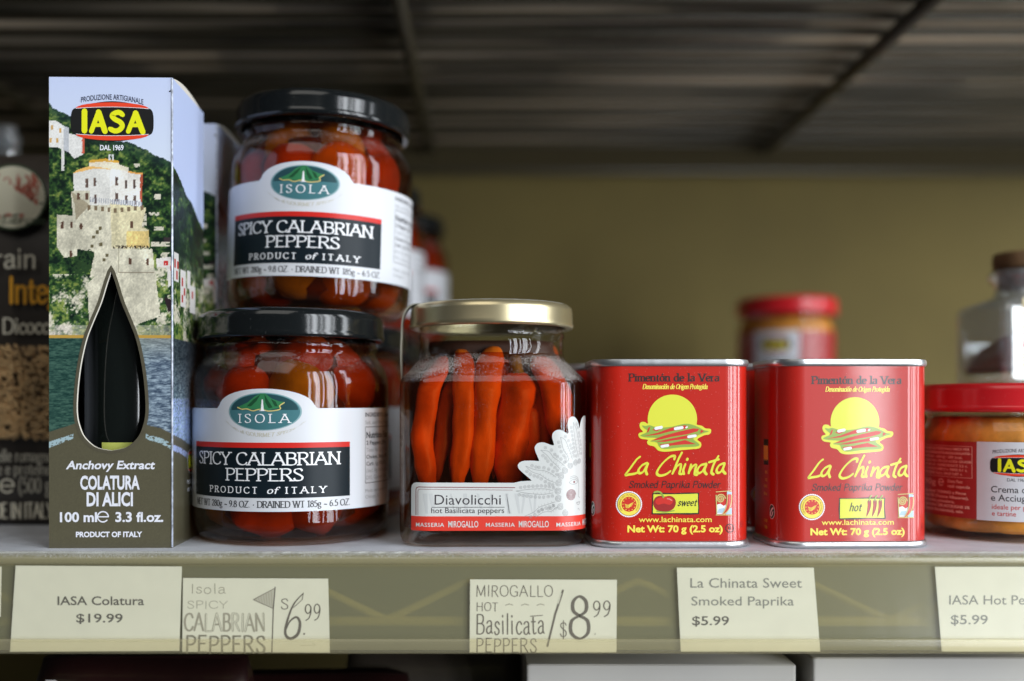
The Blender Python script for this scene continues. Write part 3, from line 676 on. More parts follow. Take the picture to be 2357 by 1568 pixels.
def paint_front(X, Y):
    X, Y = X + 4 * (fbm(X / 20, Y / 20, 201, 3) - .5), Y + 4 * (fbm(X / 20, Y / 20, 205, 3) - .5)
    C = np.zeros(X.shape + (3,)); q = np.clip((Y - 100) / 500, 0, 1)[..., None]
    C[:] = np.array((184, 194, 226.)) * (1 - q) + np.array((196, 205, 232.)) * q
    rx = [300, 330, 370, 440, 520, 700, 820, 860, 930, 960, 1020, 1090]; ry = [265, 300, 318, 346, 430, 500, 512, 530, 560, 590, 605, 645]
    ridge = np.interp(X, rx, ry) + 16 * (fbm(X / 18, Y * 0, 3, 3) - .5)
    d = Y - ridge; m = d > 0; F = foliage(X, Y, 1); far = np.clip(1 - d / 90, 0, 1)[..., None]
    F = F * (1 - .55 * far) + np.array((38, 58, 60.)) * .55 * far
    C = np.where(m[..., None], F, C)
    hn = fbm(X / 14, Y / 14, 33, 3)[..., None]
    # white houses at the left
    C = mixc(C, inpoly(X, Y, [(295, 380), (345, 378), (395, 408), (395, 450), (515, 470), (515, 590), (460, 615), (425, 575), (360, 545), (295, 540)]), (214, 212, 208))
    C = mixc(C, inpoly(X, Y, [(376, 480), (398, 480), (396, 690), (380, 690)]), (206, 204, 200))
    C = mixc(C, inpoly(X, Y, [(395, 410), (428, 420), (425, 575), (395, 560)]), (176, 178, 182)); C = mixc(C, inpoly(X, Y, [(510, 480), (528, 480), (526, 580), (510, 585)]), (196, 92, 70))
    for a, b_ in ((318, 420), (352, 500), (312, 500), (372, 440)): C = mixc(C, (abs(X - a) < 7) & (abs(Y - b_) < 15), (190, 150, 90))
    # hillside houses
    for a, b_, w, h_ in ((860, 655, 18, 10), (990, 850, 20, 16), (965, 960, 34, 10), (1010, 1150, 60, 14), (1000, 1050, 30, 12), (900, 1000, 20, 40)): C = mixc(C, (abs(X - a) < w) & (abs(Y - b_) < h_) & (hn[..., 0] > .35), (196, 190, 172))
    m = (Y > 1340) & (Y < 1745); C = np.where(m[..., None], rocks(X, Y), C)
    m2 = (Y > 1200) & (X > 950) & (Y < 1745); C = np.where((m2 & (fbm(X / 40, Y / 40, 50, 2) > .42))[..., None], rocks(X, Y, 14), C)
    # castle: lower fortress walls
    st = (.84 + .30 * fbm(X / 40, Y / 60, 41, 4))[..., None]; st2 = (.86 + .24 * fbm(X / 9, Y / 12, 45, 3))[..., None]
    stone = np.array((208, 202, 180.)) * st * st2
    def wall(P, f=1.0, tint=(1, 1, 1)):
        nonlocal C
        C = np.where(inpoly(X, Y, P)[..., None], np.clip(stone * f * np.array(tint), 0, 245), C)
    wall([(350, 965), (480, 975), (478, 1225), (395, 1235), (352, 1170)], .93)
    wall([(440, 820), (570, 810), (700, 890), (700, 1330), (560, 1360), (590, 1200), (470, 1180)], .95)
    wall([(690, 895), (918, 920), (890, 1040), (935, 1060), (940, 1175), (700, 1190)], .98, (1, .98, .9))
    wall([(795, 1070), (935, 1065), (938, 1170), (790, 1170)], 1.0, (1.03, .93, .68))
    wall([(700, 1180), (958, 1180), (975, 1330), (1010, 1600), (560, 1760), (545, 1400), (640, 1310)], .97)
    C = mixc(C, (abs(Y - 1328) < 3) & (X > 742) & (X < 968), (120, 108, 90)); C = mixc(C, (abs(X - 742) < 3) & (Y > 1180) & (Y < 1330), (150, 142, 120))
    C = mixc(C, inpoly(X, Y, [(500, 1215), (560, 1180), (590, 1215), (560, 1330), (470, 1340), (440, 1250)]) & (hn[..., 0] > .42), (40, 62, 36))
    C = mixc(C, inpoly(X, Y, [(440, 820), (560, 905), (470, 1000), (462, 900)]), (150, 140, 118)); C = mixc(C, (abs(Y - 1168) < 9) & (X > 705) & (X < 935) & (fbm(X / 5, Y / 9, 61, 2) > .46), (46, 34, 32))
    for k in range(9): C = mixc(C, (abs(X - (555 + k * 42)) < 9) & (abs(Y - (938 - 4 * abs(k - 4))) < 15), (112, 96, 74))
    for a, b_ in ((825, 1028), (817, 1258), (927, 1262), (385, 1030), (443, 1030), (505, 1040), (440, 1215), (487, 850), (540, 850)): C = mixc(C, (abs(X - a) < 9) & (abs(Y - b_) < 21), (86, 62, 50))
    for a, b_ in ((575, 1165), (628, 1050), (585, 1105), (630, 1152), (670, 1220), (650, 1250), (607, 1075)): C = mixc(C, (abs(X - a) < 10) & (abs(Y - b_) < 10), (92, 84, 60))
    # upper palace
    C = mixc(C, inpoly(X, Y, [(455, 705), (575, 660), (690, 672), (690, 905), (560, 905), (560, 815), (458, 815)]), (204, 202, 196))
    C = mixc(C, inpoly(X, Y, [(690, 672), (893, 705), (885, 915), (690, 893)]), (223, 219, 211)); C = mixc(C, inpoly(X, Y, [(880, 705), (897, 705), (889, 915), (880, 915)]), (170, 82, 58))
    C = mixc(C, inpoly(X, Y, [(452, 708), (480, 685), (580, 655), (690, 668), (690, 680), (590, 676)]), (216, 168, 96)); C = mixc(C, inpoly(X, Y, [(556, 660), (558, 628), (660, 612), (668, 630), (745, 630), (748, 652), (805, 668), (805, 692), (690, 676)]), (214, 204, 182))
    C = mixc(C, inpoly(X, Y, [(556, 640), (560, 624), (660, 612), (745, 628), (745, 640), (650, 632)]), (204, 156, 60)); C = mixc(C, inpoly(X, Y, [(800, 690), (895, 704), (893, 714), (800, 702)]), (222, 160, 84))
    for a in (685, 705): C = mixc(C, (abs(X - a) < 5) & (abs(Y - 606) < 20), (200, 200, 200))
    for a, b_ in ((541, 768), (592, 760), (730, 755), (790, 775), (843, 773), (594, 868), (731, 855), (792, 872), (845, 872)): C = mixc(C, (abs(X - a) < 8) & (abs(Y - b_) < 27), (104, 84, 74)); C = mixc(C, (abs(X - a - 2) < 3) & (abs(Y - b_) < 22), (60, 50, 50))
    C = mixc(C, (abs(Y - 884 - (X - 720) * .08) < 16) & (X > 560) & (X < 890) & ((X // 7) % 2 == 0), (150, 152, 160))
    # red shuttered houses at the right corner
    C = mixc(C, inpoly(X, Y, [(985, 1240), (1090, 1225), (1090, 1400), (1060, 1420), (1050, 1300), (985, 1290)]), (208, 202, 196))
    for a, b_ in ((1035, 1268), (1050, 1268), (1078, 1300)): C = mixc(C, (abs(X - a) < 6) & (abs(Y - b_) < 16), (190, 40, 40))
    C = mixc(C, (abs(Y - 1122) < 14) & (X > 1030), (52, 44, 46)); C = mixc(C, inpoly(X, Y, [(1030, 1480), (1085, 1500), (1085, 1560), (1060, 1580)]), (40, 30, 34))
    m = (Y > 1660) & (Y < 1730); C = np.where(m[..., None], C * .5 + .5 * np.array((198, 188, 180.)) * (.7 + .5 * fbm(X / 12, Y / 8, 71, 3))[..., None], C)
    land = (Y > 300) & (Y < 1740) & (Y > ridge); C = np.where(land[..., None], np.clip(C * (.90 + .20 * fbm(X / 7, Y / 7, 211, 3))[..., None] * (.90 + .2 * fbm(X / 120, Y / 120, 215, 2))[..., None], 0, 250), C)
    C = mixc(C, (Y > 1722) & (Y < 1742), (176, 140, 62))
    wl = Y > 1740; blue = np.clip((X - 560) / 400, 0, 1); C = np.where(wl[..., None], water(X, Y, blue), C)
    refl = np.clip(1 - (Y - 1740) / 160, 0, 1) * wl * np.clip((X - 650) / 250, 0, 1); C = mixc(C, refl * .5, (150, 150, 132))
    return C
def brown_line(X):  # lower edge of the printed water
    return np.interp(X, [300, 360, 450, 480, 900, 940, 1010, 1090], [2330, 2310, 2282, 2270, 2270, 2290, 2305, 2345])
OL = np.array((82, 78, 61.))
def paint_lower(C, X, Y, side=False):
    bl = brown_line(X) if not side else np.interp(X, [0, .25, .6, 1], [2345, 2375, 2440, 2450])
    m = Y > bl; n = fbm(X * (1 if not side else 600) / 5, Y / 5, 91, 2)[..., None]
    C = np.where(m[..., None], OL * (.93 + .14 * n), C)
    dd = Y - bl; taper = np.interp(X, [300, 450, 900, 1085], [1, .75, .7, 1]) if not side else 1.0
    s = (dd > 62) & (dd < 62 + 38 * taper) & (fbm(X * (1 if not side else 500) / 14, Y / 7, 95, 3) > .36)
    if not side: s &= (X < 455) | (X > 915)
    return mixc(C, s, (150, 172, 178) if not side else (150, 164, 205))
def paint_side(S, Y):
    X = S * 640; C = np.zeros(S.shape + (3,)); C[:] = (178, 190, 226)
    ridge = np.interp(S, [0, .2, .4, .6, .8, 1], [642, 690, 770, 800, 880, 930]) + 20 * (fbm(X / 16, Y * 0, 13, 3) - .5)
    C = np.where((Y > ridge)[..., None], foliage(X, Y, 17, .32), C)
    m = (Y > 1200) & (Y < 1745); w = np.clip((Y - 1180) / 160, 0, 1) * m; C = C * (1 - w[..., None]) + rocks(X, Y, 77) * w[..., None]
    for a, b_, ww, hh in ((.12, 1280, .07, 90), (.32, 1400, .08, 120), (.5, 1330, .05, 60), (.62, 1450, .09, 90)): C = mixc(C, (abs(S - a) < ww) & (abs(Y - b_) < hh), (204, 200, 196))
    for a, b_ in ((.08, 1260), (.16, 1262), (.3, 1360), (.36, 1420), (.3, 1470), (.62, 1420), (.14, 1330)): C = mixc(C, (abs(S - a) < .022) & (abs(Y - b_) < 26), (168, 50, 46))
    C = np.where((Y > 1740)[..., None], water(X * 2, Y, np.clip(.75 + S * .4, 0, 1)) * (.55 + .75 * np.clip((Y - 1850) / 400, 0, 1))[..., None], C)
    C = mixc(C, (Y > 2120) & (Y < 2450) & (fbm(X / 8, Y / 6, 99, 3) > .5), (150, 168, 214))
    return paint_lower(C, S, Y, True)
def to_albedo(C): c = np.clip(C, 0, 255) / 255; c = np.where(c <= .04045, c / 12.92, ((c + .055) / 1.055) ** 2.4); return np.clip(c * 1.18, 0, .86)
def printed_grid(name, nx, nz, posf, colf, parent, hole=None, m=None):
    u = np.linspace(0, 1, nx + 1); w = np.linspace(0, 1, nz + 1); U, V = np.meshgrid(u, w)
    P = posf(U, V).reshape(-1, 3) * MM; C = to_albedo(colf(U, V)).reshape(-1, 3)
    i = (np.arange(nz)[:, None] * (nx + 1) + np.arange(nx)[None, :]).ravel()
    F = np.stack([i, i + 1, i + nx + 2, i + nx + 1], 1)
    if hole is not None:
        uc = (U[:-1, :-1] + U[1:, 1:]).ravel() / 2; vc = (V[:-1, :-1] + V[1:, 1:]).ravel() / 2; F = F[~hole(uc, vc)]
    me = bpy.data.meshes.new(name); me.vertices.add(len(P)); me.vertices.foreach_set('co', P.ravel())
    me.loops.add(F.size); me.loops.foreach_set('vertex_index', F.ravel().astype(np.int32)); me.polygons.add(len(F))
    me.polygons.foreach_set('loop_start', np.arange(0, F.size, 4, dtype=np.int32)); me.update(calc_edges=True)
    at = me.color_attributes.new('print', 'FLOAT_COLOR', 'POINT'); at.data.foreach_set('color', np.concatenate([C, np.ones((len(C), 1))], 1).ravel())
    me.materials.append(m); o = bpy.data.objects.new(name, me); COL.objects.link(o); o.parent = parent
    return o
M['print'] = vcol_mat('box_print')
BW, BH, BD = 46.5, 179.0, 46.0
fx2 = lambda f: (f - 152.5) * BW / 305
fz2 = lambda f: BH - f * BH / 1150
DROP = [(470, 0), (505, 12), (550, 26), (595, 45), (636, 61), (680, 72), (720, 79), (765, 84), (805, 86), (830, 84.5), (850, 80), (875, 70), (895, 52), (907, 32), (913, 0)]
_h = spline([(a, w) for a, w in DROP], 4)
drop = [(fx2(153.7 + w), fz2(a)) for a, w in _h] + [(fx2(153.7 - w), fz2(a)) for a, w in _h[-2:0:-1]]
bx = thing('carton', 'tall carton printed with a cliffside castle and a drop shaped window, front left', 'carton', (px(251, 0), 23.4, 0), R(1.2))
dx_ = np.array([p[0] for p in drop]); dz_ = np.array([p[1] for p in drop])
FP = printed_grid('front_panel', 165, 620, lambda U, V: np.stack([(U - .5) * BW, np.full_like(U, -23.0), V * BH], -1),
    lambda U, V: paint_lower(paint_front((U * 305 + 117) * 2.57, ((1 - V) * 1150 + 40) * 2.57), (U * 305 + 117) * 2.57, ((1 - V) * 1150 + 40) * 2.57), bx,
    hole=lambda u, v: inpoly((u - .5) * BW, v * BH, drop), m=M['print'])
SP = printed_grid('side_panel', 110, 420, lambda U, V: np.stack([np.full_like(U, BW / 2) , -23.0 + U * BD, V * BH], -1),
    lambda U, V: paint_side(U, ((1 - V) * 1150 + 40) * 2.57), bx, m=M['print'])
b = MB()
b.box(-BW / 2, BW / 2 - .3, -22.4, 23, 0, .5, 0); b.box(-BW / 2, -BW / 2 + .5, -22.4, 23, .5, BH - .6, 0); b.box(-BW / 2 + .5, BW / 2 - .3, 22.5, 23, .5, BH - .6, 0); b.box(BW / 2 - .7, BW / 2 - .15, -22.4, 22.5, .5, BH - .6, 0)
# top flap, tucked in with a curved side edge
ar = [(-22.6 + 45.4 * k / 12, BH - .3 + 2.6 * math.sin(pi * (k / 12) ** .8)) for k in range(13)]
v = [(x, y, z if x > 0 else BH - .3) for x in (-BW / 2 + .2, BW / 2 - .5) for y, z in ar]; b.add(v, [(i, i + 1, i + 14, i + 13) for i in range(12)], 1)
v = [(x, y, zz) for x in (BW / 2 - .7, BW / 2 - .2) for y, z in ar for zz in (z, BH - 1.2)]
b.add(v, [(i, i + 2, i + 3, i + 1) for i in range(0, 24, 2)] + [(26 + i, 26 + i + 1, 26 + i + 3, 26 + i + 2) for i in range(0, 24, 2)] + [(i, i + 26, i + 28, i + 2) for i in range(0, 24, 2)], 1)
b.build('carton_body', [M['card_in'], M['card']], bx, smooth=False)
# pale, mottled line along the corner crease
b = MB(); b.tube([(BW / 2 - .05, -22.95, .3), (BW / 2 - .05, -22.95, BH - .2)], .40, 8); b.build('corner_crease', mat('pale_edge', (0.50, 0.54, 0.63), .4, srgb=False, var=.5, vscale=420), bx)
A = Art()
n = len(drop); nor = []
for i in range(n):
    a = Vector(drop[i - 1]); c = Vector(drop[(i + 1) % n]); t_ = (c - a).normalized(); nor.append((-t_.y, t_.x))
sg = 1 if (drop[3][0] + nor[3][0] - fx2(153.7)) > (drop[3][0] - fx2(153.7)) else -1
outer = [(p[0] + sg * q[0] * 1.15, p[1] + sg * q[1] * 1.15) for p, q in zip(drop, nor)]; outer[0] = (drop[0][0], drop[0][1] + 1.8)
inner = [(p[0] - sg * q[0] * .12, p[1] - sg * q[1] * .12) for p, q in zip(drop, nor)]; inner[0] = (drop[0][0], drop[0][1] - .4)
A.raw(outer + inner, [(i, (i + 1) % n, n + (i + 1) % n, n + i) for i in range(n)], M['box_olive'], 2)
X1 = lambda x: fx2(x / 2.57 - 117)
Z1 = lambda y: fz2(y / 2.57 - 40)
X2 = lambda x: fx2(x / 2.375 - 117)
Z2 = lambda y: fz2(y / 2.375 + 510)
# emblem
def emblem(A, cx, cz, w, h, L, text=True, mats=None):
    """rounded black badge, red lens above and below, yellow letters; w, h full size"""
    mk, mr, my = mats or (M['print_black'], M['logo_red'], M['logo_yellow'])
    def sh(sx, sz):
        P = [(-.5, -.02), (-.49, .22), (-.44, .33), (-.25, .44), (0, .5), (.25, .44), (.44, .33), (.49, .22), (.5, -.02), (.49, -.24), (.44, -.34), (.25, -.44), (0, -.5), (-.25, -.44), (-.44, -.34), (-.49, -.24)]
        return [(cx + a * w * sx, cz + c * h * sz) for a, c in spline(P, 3, True)]
    A.poly(sh(1, 1), mk, L)
    for s in (1, -1):
        T = [(cx + w * .44 * math.cos(a), cz + s * h * (.315 + .155 * math.sin(a))) for a in [pi * k / 16 for k in range(17)]]
        B = [(cx - w * .44 + w * .88 * k / 8, cz + s * h * (.32 + .035 * math.sin(pi * k / 8))) for k in range(1, 8)]
        A.poly(T + B, mr, L + 1); A.stroke([T[-1]] + B + [T[0]], h * .012, M['print_white'], L + 2, caps=False)
    x0, x1 = -.385, .40
    def st(P, w_=.118): A.stroke([(cx + a * w * .97, cz + c * h * .95) for a, c in P], [h * w_ * .9] * 1 + [h * w_] * (len(P) - 2) + [h * w_ * .8] if len(P) > 2 else h * w_, my, L + 1)
    st([(-.345, -.25), (-.345, .26)], .14)
    st([(-.26, -.26), (-.17, .24)]); st([(-.17, .24), (-.09, -.26)], .14); st([(-.22, -.1), (-.13, -.1)], .09)
    st(spline([(.13, .17), (.09, .23), (.04, .22), (.0, .15), (.03, .06), (.1, -.02), (.125, -.12), (.09, -.22), (.03, -.25), (-.03, -.19)], 4), .125)
    st([(.20, -.26), (.29, .22)]); st([(.29, .22), (.38, -.27)], .14); st([(.24, -.1), (.34, -.1)], .09)
emblem(A, X1(703), Z1(380), (967 - 440) / 2.57 * BW / 305, (508 - 254) / 2.57 * BH / 1150, 2)
arc = lambda x, y: (x, y - .011 * (x - X1(690)) ** 2 - .012 * (x - X1(640)))
A.build('emblem_print', FP, flat(-23.0 - .03)); A = Art()
A.sans('PRODUZIONE ARTIGIANALE', X1(703), Z1(243), 2.15, M['box_navy'], 2, width=(902 - 505) / 2.57 * BW / 305, bold=.012, warp=arc)
A.build('arched_lettering', FP, flat(-23.0 - .03)); A = Art()
A.sans('DAL 1969', X1(700), Z1(561), 2.1, M['box_white'], 2, width=150 / 2.57 * BW / 305, bold=.03)
A.build('year_lettering', FP, flat(-23.0 - .03)); A = Art()
A.stroke([(X1(1068), Z1(190)), (X1(1075), Z1(186)), (X1(1084), Z1(181))], .5, M['print_black'], 2)
A.build('ink_speck', FP, flat(-23.0 - .03)); A = Art()
A.sans('Anchovy Extract', X2(637), Z2(1062), 3.35, M['box_white'], 2, width=520 / 2.375 * BW / 305, bold=.028, slant=.2)
A.sans('COLATURA', X2(636), Z2(1180), 5.5, M['box_white'], 2, width=350 / 2.375 * BW / 305, bold=.035)
A.sans('DI ALICI', X2(635), Z2(1276), 5.5, M['box_white'], 2, width=272 / 2.375 * BW / 305, bold=.035)
A.build('title_lettering', FP, flat(-23.0 - .03)); A = Art()
A.sans('100 ml', X2(342), Z2(1368), 3.9, M['box_white'], 2, width=218 / 2.375 * BW / 305, bold=.03, align='l')
A.sans('3.3 fl.oz.', X2(668), Z2(1368), 3.9, M['box_white'], 2, width=282 / 2.375 * BW / 305, bold=.03, align='l')
def emark(A, x, z, h, m, L):
    A.stroke([(x + h * .52 * math.cos(a), z + h * .5 + h * .5 * math.sin(a)) for a in [R(-45 - 315 * k / 18 + 45) if 0 else R(0 + 318 * k / 18) for k in range(19)]], h * .13, m, L); A.stroke([(x - h * .5, z + h * .5), (x + h * .5, z + h * .5)], h * .12, m, L)
emark(A, X2(595), Z2(1368), 3.9, M['box_white'], 2)
A.build('volume_lettering', FP, flat(-23.0 - .03)); A = Art()
A.sans('PRODUCT OF ITALY', X2(631), Z2(1456), 2.15, M['box_white'], 2, width=390 / 2.375 * BW / 305, bold=.04)
A.build('origin_lettering', FP, flat(-23.0 - .03))
A = Art()
emblem(A, 26, 31.5, 9.4, 8.6, 2); A.ring(26, 31.5, 5.2, 4.9, .35, M['print_white'], 2, 24)
A.sans('PRODOTTO', 26, 22.6, 1.7, M['box_white'], 2, width=11.5, bold=.03); A.sans('IN ITALIA', 26, 19.6, 1.7, M['box_white'], 2, width=10, bold=.03)
A.build('side_print', SP, lambda x, y, d: (BW / 2 + .03 + d, -23 + x, y))
# rim of card around the window
b = MB(); b.loft([[(p[0], -23.0, p[1]) for p in drop], [(p[0] - sg * q[0] * .25, -22.3, p[1] - sg * q[1] * .25) for p, q in zip(drop, nor)]]); b.build('window_edge', M['card'], FP)
dup(bx, (px(499, 66) - BW / 2 + 1.2, 23.4 + 63, 0), R(-1), 'second castle carton directly behind the front one, out of focus')
# bottle inside the carton
def lathe_obj(name, prof, m, parent=None, loc=(0, 0, 0), n=72, **k):
    b = MB(); b.lathe(prof, n); return b.build(name, m, parent, loc=loc, **k)
t = thing('oil_bottle', 'dark glass bottle standing inside the castle carton behind its window', 'bottle', (px(251, 0) + .5, 24.5, .6), R(8))
BB = lathe_obj('bottle_body', [(.01, 0), (16, 0), (18, 1.5), (18.4, 4), (18.4, 96), (17, 108), (12, 122), (9, 132), (8.6, 150), (9.6, 150), (9.6, 156), (.01, 156)], M['bottle'], t)
A = Art(); A.rect(-8.5, 10.3, 8, 39.3, M['sticker'], 3); A.sans('23', 0, 0, 2.0, M['print_black'], 5, width=3.0, warp=lambda x, y: (3.4 - y, 36.2 + x)); A.sans('0', 0, 0, 2.0, M['print_black'], 5, width=1.4, warp=lambda x, y: (-.8 - y, 35.6 + x))
A.build('date_sticker', BB, cyl(18.5), steps(-9, 11, 1.6))
# ------------------------------------------------------------------ black lidded jars of round peppers
JR = 40.3
def isola_label():
    A = Art(); g = M
    def az(off): return off
    base = 13.8; top = 53.2
    # sheet with arched top
    P = [(-74, base), (74, base), (74, top), (27, top)]
    cx = 1.0
    P = [(-50, base), (78, base), (78, top), (cx + 20.5, top)] + [(cx + 19.5 * math.cos(a) * (1.0), top + 7.4 * math.sin(a) ** .9) for a in [pi * k / 24 for k in range(1, 24)]] + [(cx - 20.5, top), (-50, top)]
    A.poly(P, g['label'], 1)
    # oval badge, soft edged
    ox, oz = cx, 51.9
    for k, (s, m) in enumerate(((1.0, 'teal_light'), (.955, 'teal'), ) ): A.ell(ox, oz, 14.6 * s, 7.2 * s, g[m], 2 + k, 56)
    A.poly([(ox + 13.2 * math.cos(a), oz + .6 + 6.0 * math.sin(a)) for a in [pi * k / 30 for k in range(31)]], g['teal_dark'], 4)
    A.poly([(ox - 10.4, oz + 1.7), (ox - 6, oz + 3.6), (ox - 3.6, oz + 5.6), (ox - 1, oz + 6.9), (ox + .8, oz + 6.9), (ox + 3.2, oz + 5.0), (ox + 6, oz + 3.9), (ox + 8.2, oz + 3.6), (ox + 6.6, oz + 2.4), (ox + 6.2, oz + 1.4), (ox + 2, oz + .6), (ox - 3, oz + .9), (ox - 7, oz + .9)], g['mt_green'], 5)
    for q in ([(-1, 6.6), (-4, 4.4), (-6.5, 2), (-4.8, 2), (-2.6, 4)], [(.5, 6.6), (.9, 3.5), (2.2, 1.2), (3.6, 1.6), (2.2, 3.8)], [(3, 4.8), (4.4, 2), (5.6, 2), (4.8, 3.8)]): A.poly([(ox + a, oz + b_) for a, b_ in q], g['mt_dark'], 6)
    A.stroke(spline([(ox + a, oz + b_) for a, b_ in ((-10.4, 1.6), (-8.6, .9), (-6.4, 1.0), (-4, .3), (-1, .9), (2, .2), (5.6, .6), (6.6, 1.2), (6.3, 2.2), (8.0, 3.4))], 4), .42, g['mt_gold'], 7)
    A.poly([(ox - 1.7, oz + .2), (ox - .9, oz + .5), (ox - .5, oz + 4.6), (ox - .1, oz + 4.6), (ox + .3, oz + .5), (ox + 1.2, oz + .2)], g['print_white'], 8)
    A.pen('ISOLA', ox, oz - 4.2, 3.2, g['print_white'], 6, width=20, thick=.16, thin=.06, serif=.1, track=.34)
    def under(x, y): t = (x - ox) / 14.8; a = t * 1.12; return (ox + (16.4 + (y - 0)) * math.sin(a) , oz + .6 - (10.2 - .3 * 0 - y * .9) * math.cos(a) ** .9 if abs(a) < 1.5 else oz)
    A.pen('ISLAND of GOURMET SPECIALTIES', ox, 0, 1.6, g['grey_txt'], 2, width=29.6, thick=.18, thin=.1, track=.12, warp=under)
    # navy panel
    A.rect(-36.0, 35.4, 19.0, 38.1, g['navy'], 2); A.rect(-36.0, 35.4, 38.1, 40.1, g['band_red'], 2)
    W_ = g['print_white']
    A.pen('SPICY CALABRIAN', -.6, 31.6, 4.6, W_, 3, width=63, thick=.17, thin=.07, serif=.085, track=.07)
    A.pen('PEPPERS', .6, 25.6, 4.5, W_, 3, width=31, thick=.17, thin=.07, serif=.085, track=.06)
    A.pen('PRODUCT', -12.6, 20.8, 2.3, W_, 3, width=22.5, thick=.2, thin=.1, serif=.09, track=.36)
    A.pen('of', 4.4, 20.8, 2.3, W_, 3, width=4.0, thick=.24, thin=.09, slant=.3, track=.1); A.pen('ITALY', 17.2, 20.8, 2.3, W_, 3, width=15.5, thick=.2, thin=.1, serif=.09, track=.36)
    A.pen('NET WT 280g ~ 9.8 OZ. • DRAINED WT 185g ~ 6.5 OZ.', .4, 15.4, 2.35, g['dark_txt'], 2, width=70, thick=.2, thin=.09, serif=.08, track=.05)
    # nutrition column
    x = 43.6; D = g['dark_txt']; q = g['mid_txt']
    A.sans('INGREDIENTS: Calabrian', x, 49.7, 1.75, D, 2, width=24, bold=.02, align='l'); A.sans('Salt, and Wine Vinegar', x, 46.7, 1.6, q, 2, width=22, align='l')
    for a in ((x, x + 32, 45.5), (x, x + 32, 23.2)): A.rect(a[0], a[1], a[2], a[2] + .25, D, 2)
    A.rect(x, x + .2, 23.45, 45.5, D, 2)
    for k, (s, w_, bo, hh) in enumerate((('Nutrition Facts', 20, .03, 2.6), ('2 Peppers (30g)', 17, .02, 1.75), ('Total Fat 2g (3% DV)', 20, 0, 1.6), ('Cholest. 0mcg (0%)', 19, .015, 1.6), ('Carb. 1g (1% DV)', 17, .015, 1.6), ('(Incl. 0g Added Sugar)', 22, 0, 1.6), ('DV), Calcium 10mg', 18, 0, 1.6))): A.sans(s, x + .7, 41.2 - k * 2.75, hh, D if bo else q, 2, width=w_, bold=bo, align='l')
    A.sans('Made exclusively for', x, 19.6, 1.4, q, 2, width=19, align='l'); A.sans('Chicago, IL', x, 17.2, 1.4, q, 2, width=10, align='l')
    return A
GP = [(.01, 1.6), (20, 1.4), (30, .8), (33, 0), (35.5, .2), (38.2, 2.2), (39.8, 5.5), (JR, 9.5), (JR, 62.5), (39.9, 66), (38.6, 69.5), (36.8, 72.2), (35.4, 74.2), (34.9, 76), (35.6, 77), (35.7, 78.2), (34.9, 79.2), (34.8, 84), (34.0, 90)]
LID = [(35.6, 81.0), (37.2, 80.7), (38.4, 81.1), (38.75, 82.0), (38.5, 82.9), (38.3, 83.8), (38.2, 88.4), (37.8, 90.4), (36.6, 91.8), (34.9, 92.3), (33.4, 92.2), (32.2, 91.4), (30, 91.0), (.01, 91.0)]
def jar_shell(name, label, cat, loc, rz, group=None, oil='oil_light'):
    t = thing(name, label, cat, loc, rz, group)
    gs = lathe_obj('glass', GP, M['glass'], t, n=96)
    lathe_obj('oil', [(.01, 2.6)] + [(33, 2.4), (36.5, 3.6), (38.6, 6), (39.6, 9.5), (39.4, 62.5), (38.8, 66.4), (36.8, 70.5), (34.8, 74), (34.3, 79), (.01, 79.0)], M[oil], t, n=72)
    lathe_obj('lid', LID, M['black_lid'], t, n=96)
    lab = isola_label().build('label', gs, cyl(JR + .12), steps(-50, 78, 2.0))
    return t
def pepper_mesh(seed, r=13.5):
    rr = random.Random(seed); b = MB(); nu, nv = 26, 16; ph = rr.uniform(0, 6); k = rr.choice((2, 3, 3, 4)); rings = []
    for j in range(nv + 1):
        th = pi * j / nv; row = []
        for i in range(nu):
            a = 2 * pi * i / nu; s = math.sin(th); z = math.cos(th)
            q = 1 + .075 * math.cos(k * a + ph) * s + .10 * mnoise.noise(Vector((math.cos(a) * s * 1.6 + seed, math.sin(a) * s * 1.6, z * 1.6))) + .03 * mnoise.noise(Vector((math.cos(a) * s * 5 + seed, math.sin(a) * s * 5, z * 3)))
            dimple = -.22 * math.exp(-(th / .35) ** 2); row.append((r * q * s * math.cos(a), r * q * s * math.sin(a), r * (z * .95 * q + dimple + .12 * math.exp(-((pi - th) / .5) ** 2) * -1)))
        rings.append(row)
    b.loft(rings); return b
PEP = []
def pepper(loc, rot, scale, label, group, seed, m):
    key = (seed % 5, m)
    src = [p for p in PEP if p[0] == key]
    if src: me = src[0][1]
    else:
        o = pepper_mesh(seed % 5).build('round_pepper', M[m]); me = o.data; PEP.append((key, me)); bpy.data.objects.remove(o)
    o = bpy.data.objects.new('round_pepper', me); COL.objects.link(o); o.location = loc; o.rotation_euler = rot; o.scale = scale
    tag(o, label, 'pepper', group); return o
def core(t):
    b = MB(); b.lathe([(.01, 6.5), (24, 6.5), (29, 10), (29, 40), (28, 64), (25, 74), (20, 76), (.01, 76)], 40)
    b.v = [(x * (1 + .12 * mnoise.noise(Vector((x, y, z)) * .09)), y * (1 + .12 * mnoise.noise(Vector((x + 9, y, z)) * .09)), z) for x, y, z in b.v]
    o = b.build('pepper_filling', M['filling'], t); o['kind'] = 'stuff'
jarA = jar_shell('pepper_jar', 'black lidded glass jar of Calabrian peppers standing on the shelf, carrying another jar', 'jar', (px(669.5, 38), 40.5, 0), R(-6))
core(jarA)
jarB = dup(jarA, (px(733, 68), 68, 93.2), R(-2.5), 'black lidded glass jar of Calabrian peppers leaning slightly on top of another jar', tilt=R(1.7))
for s in (jarA, jarB): s['group'] = 'black lidded pepper jars'
rnd = random.Random(11)
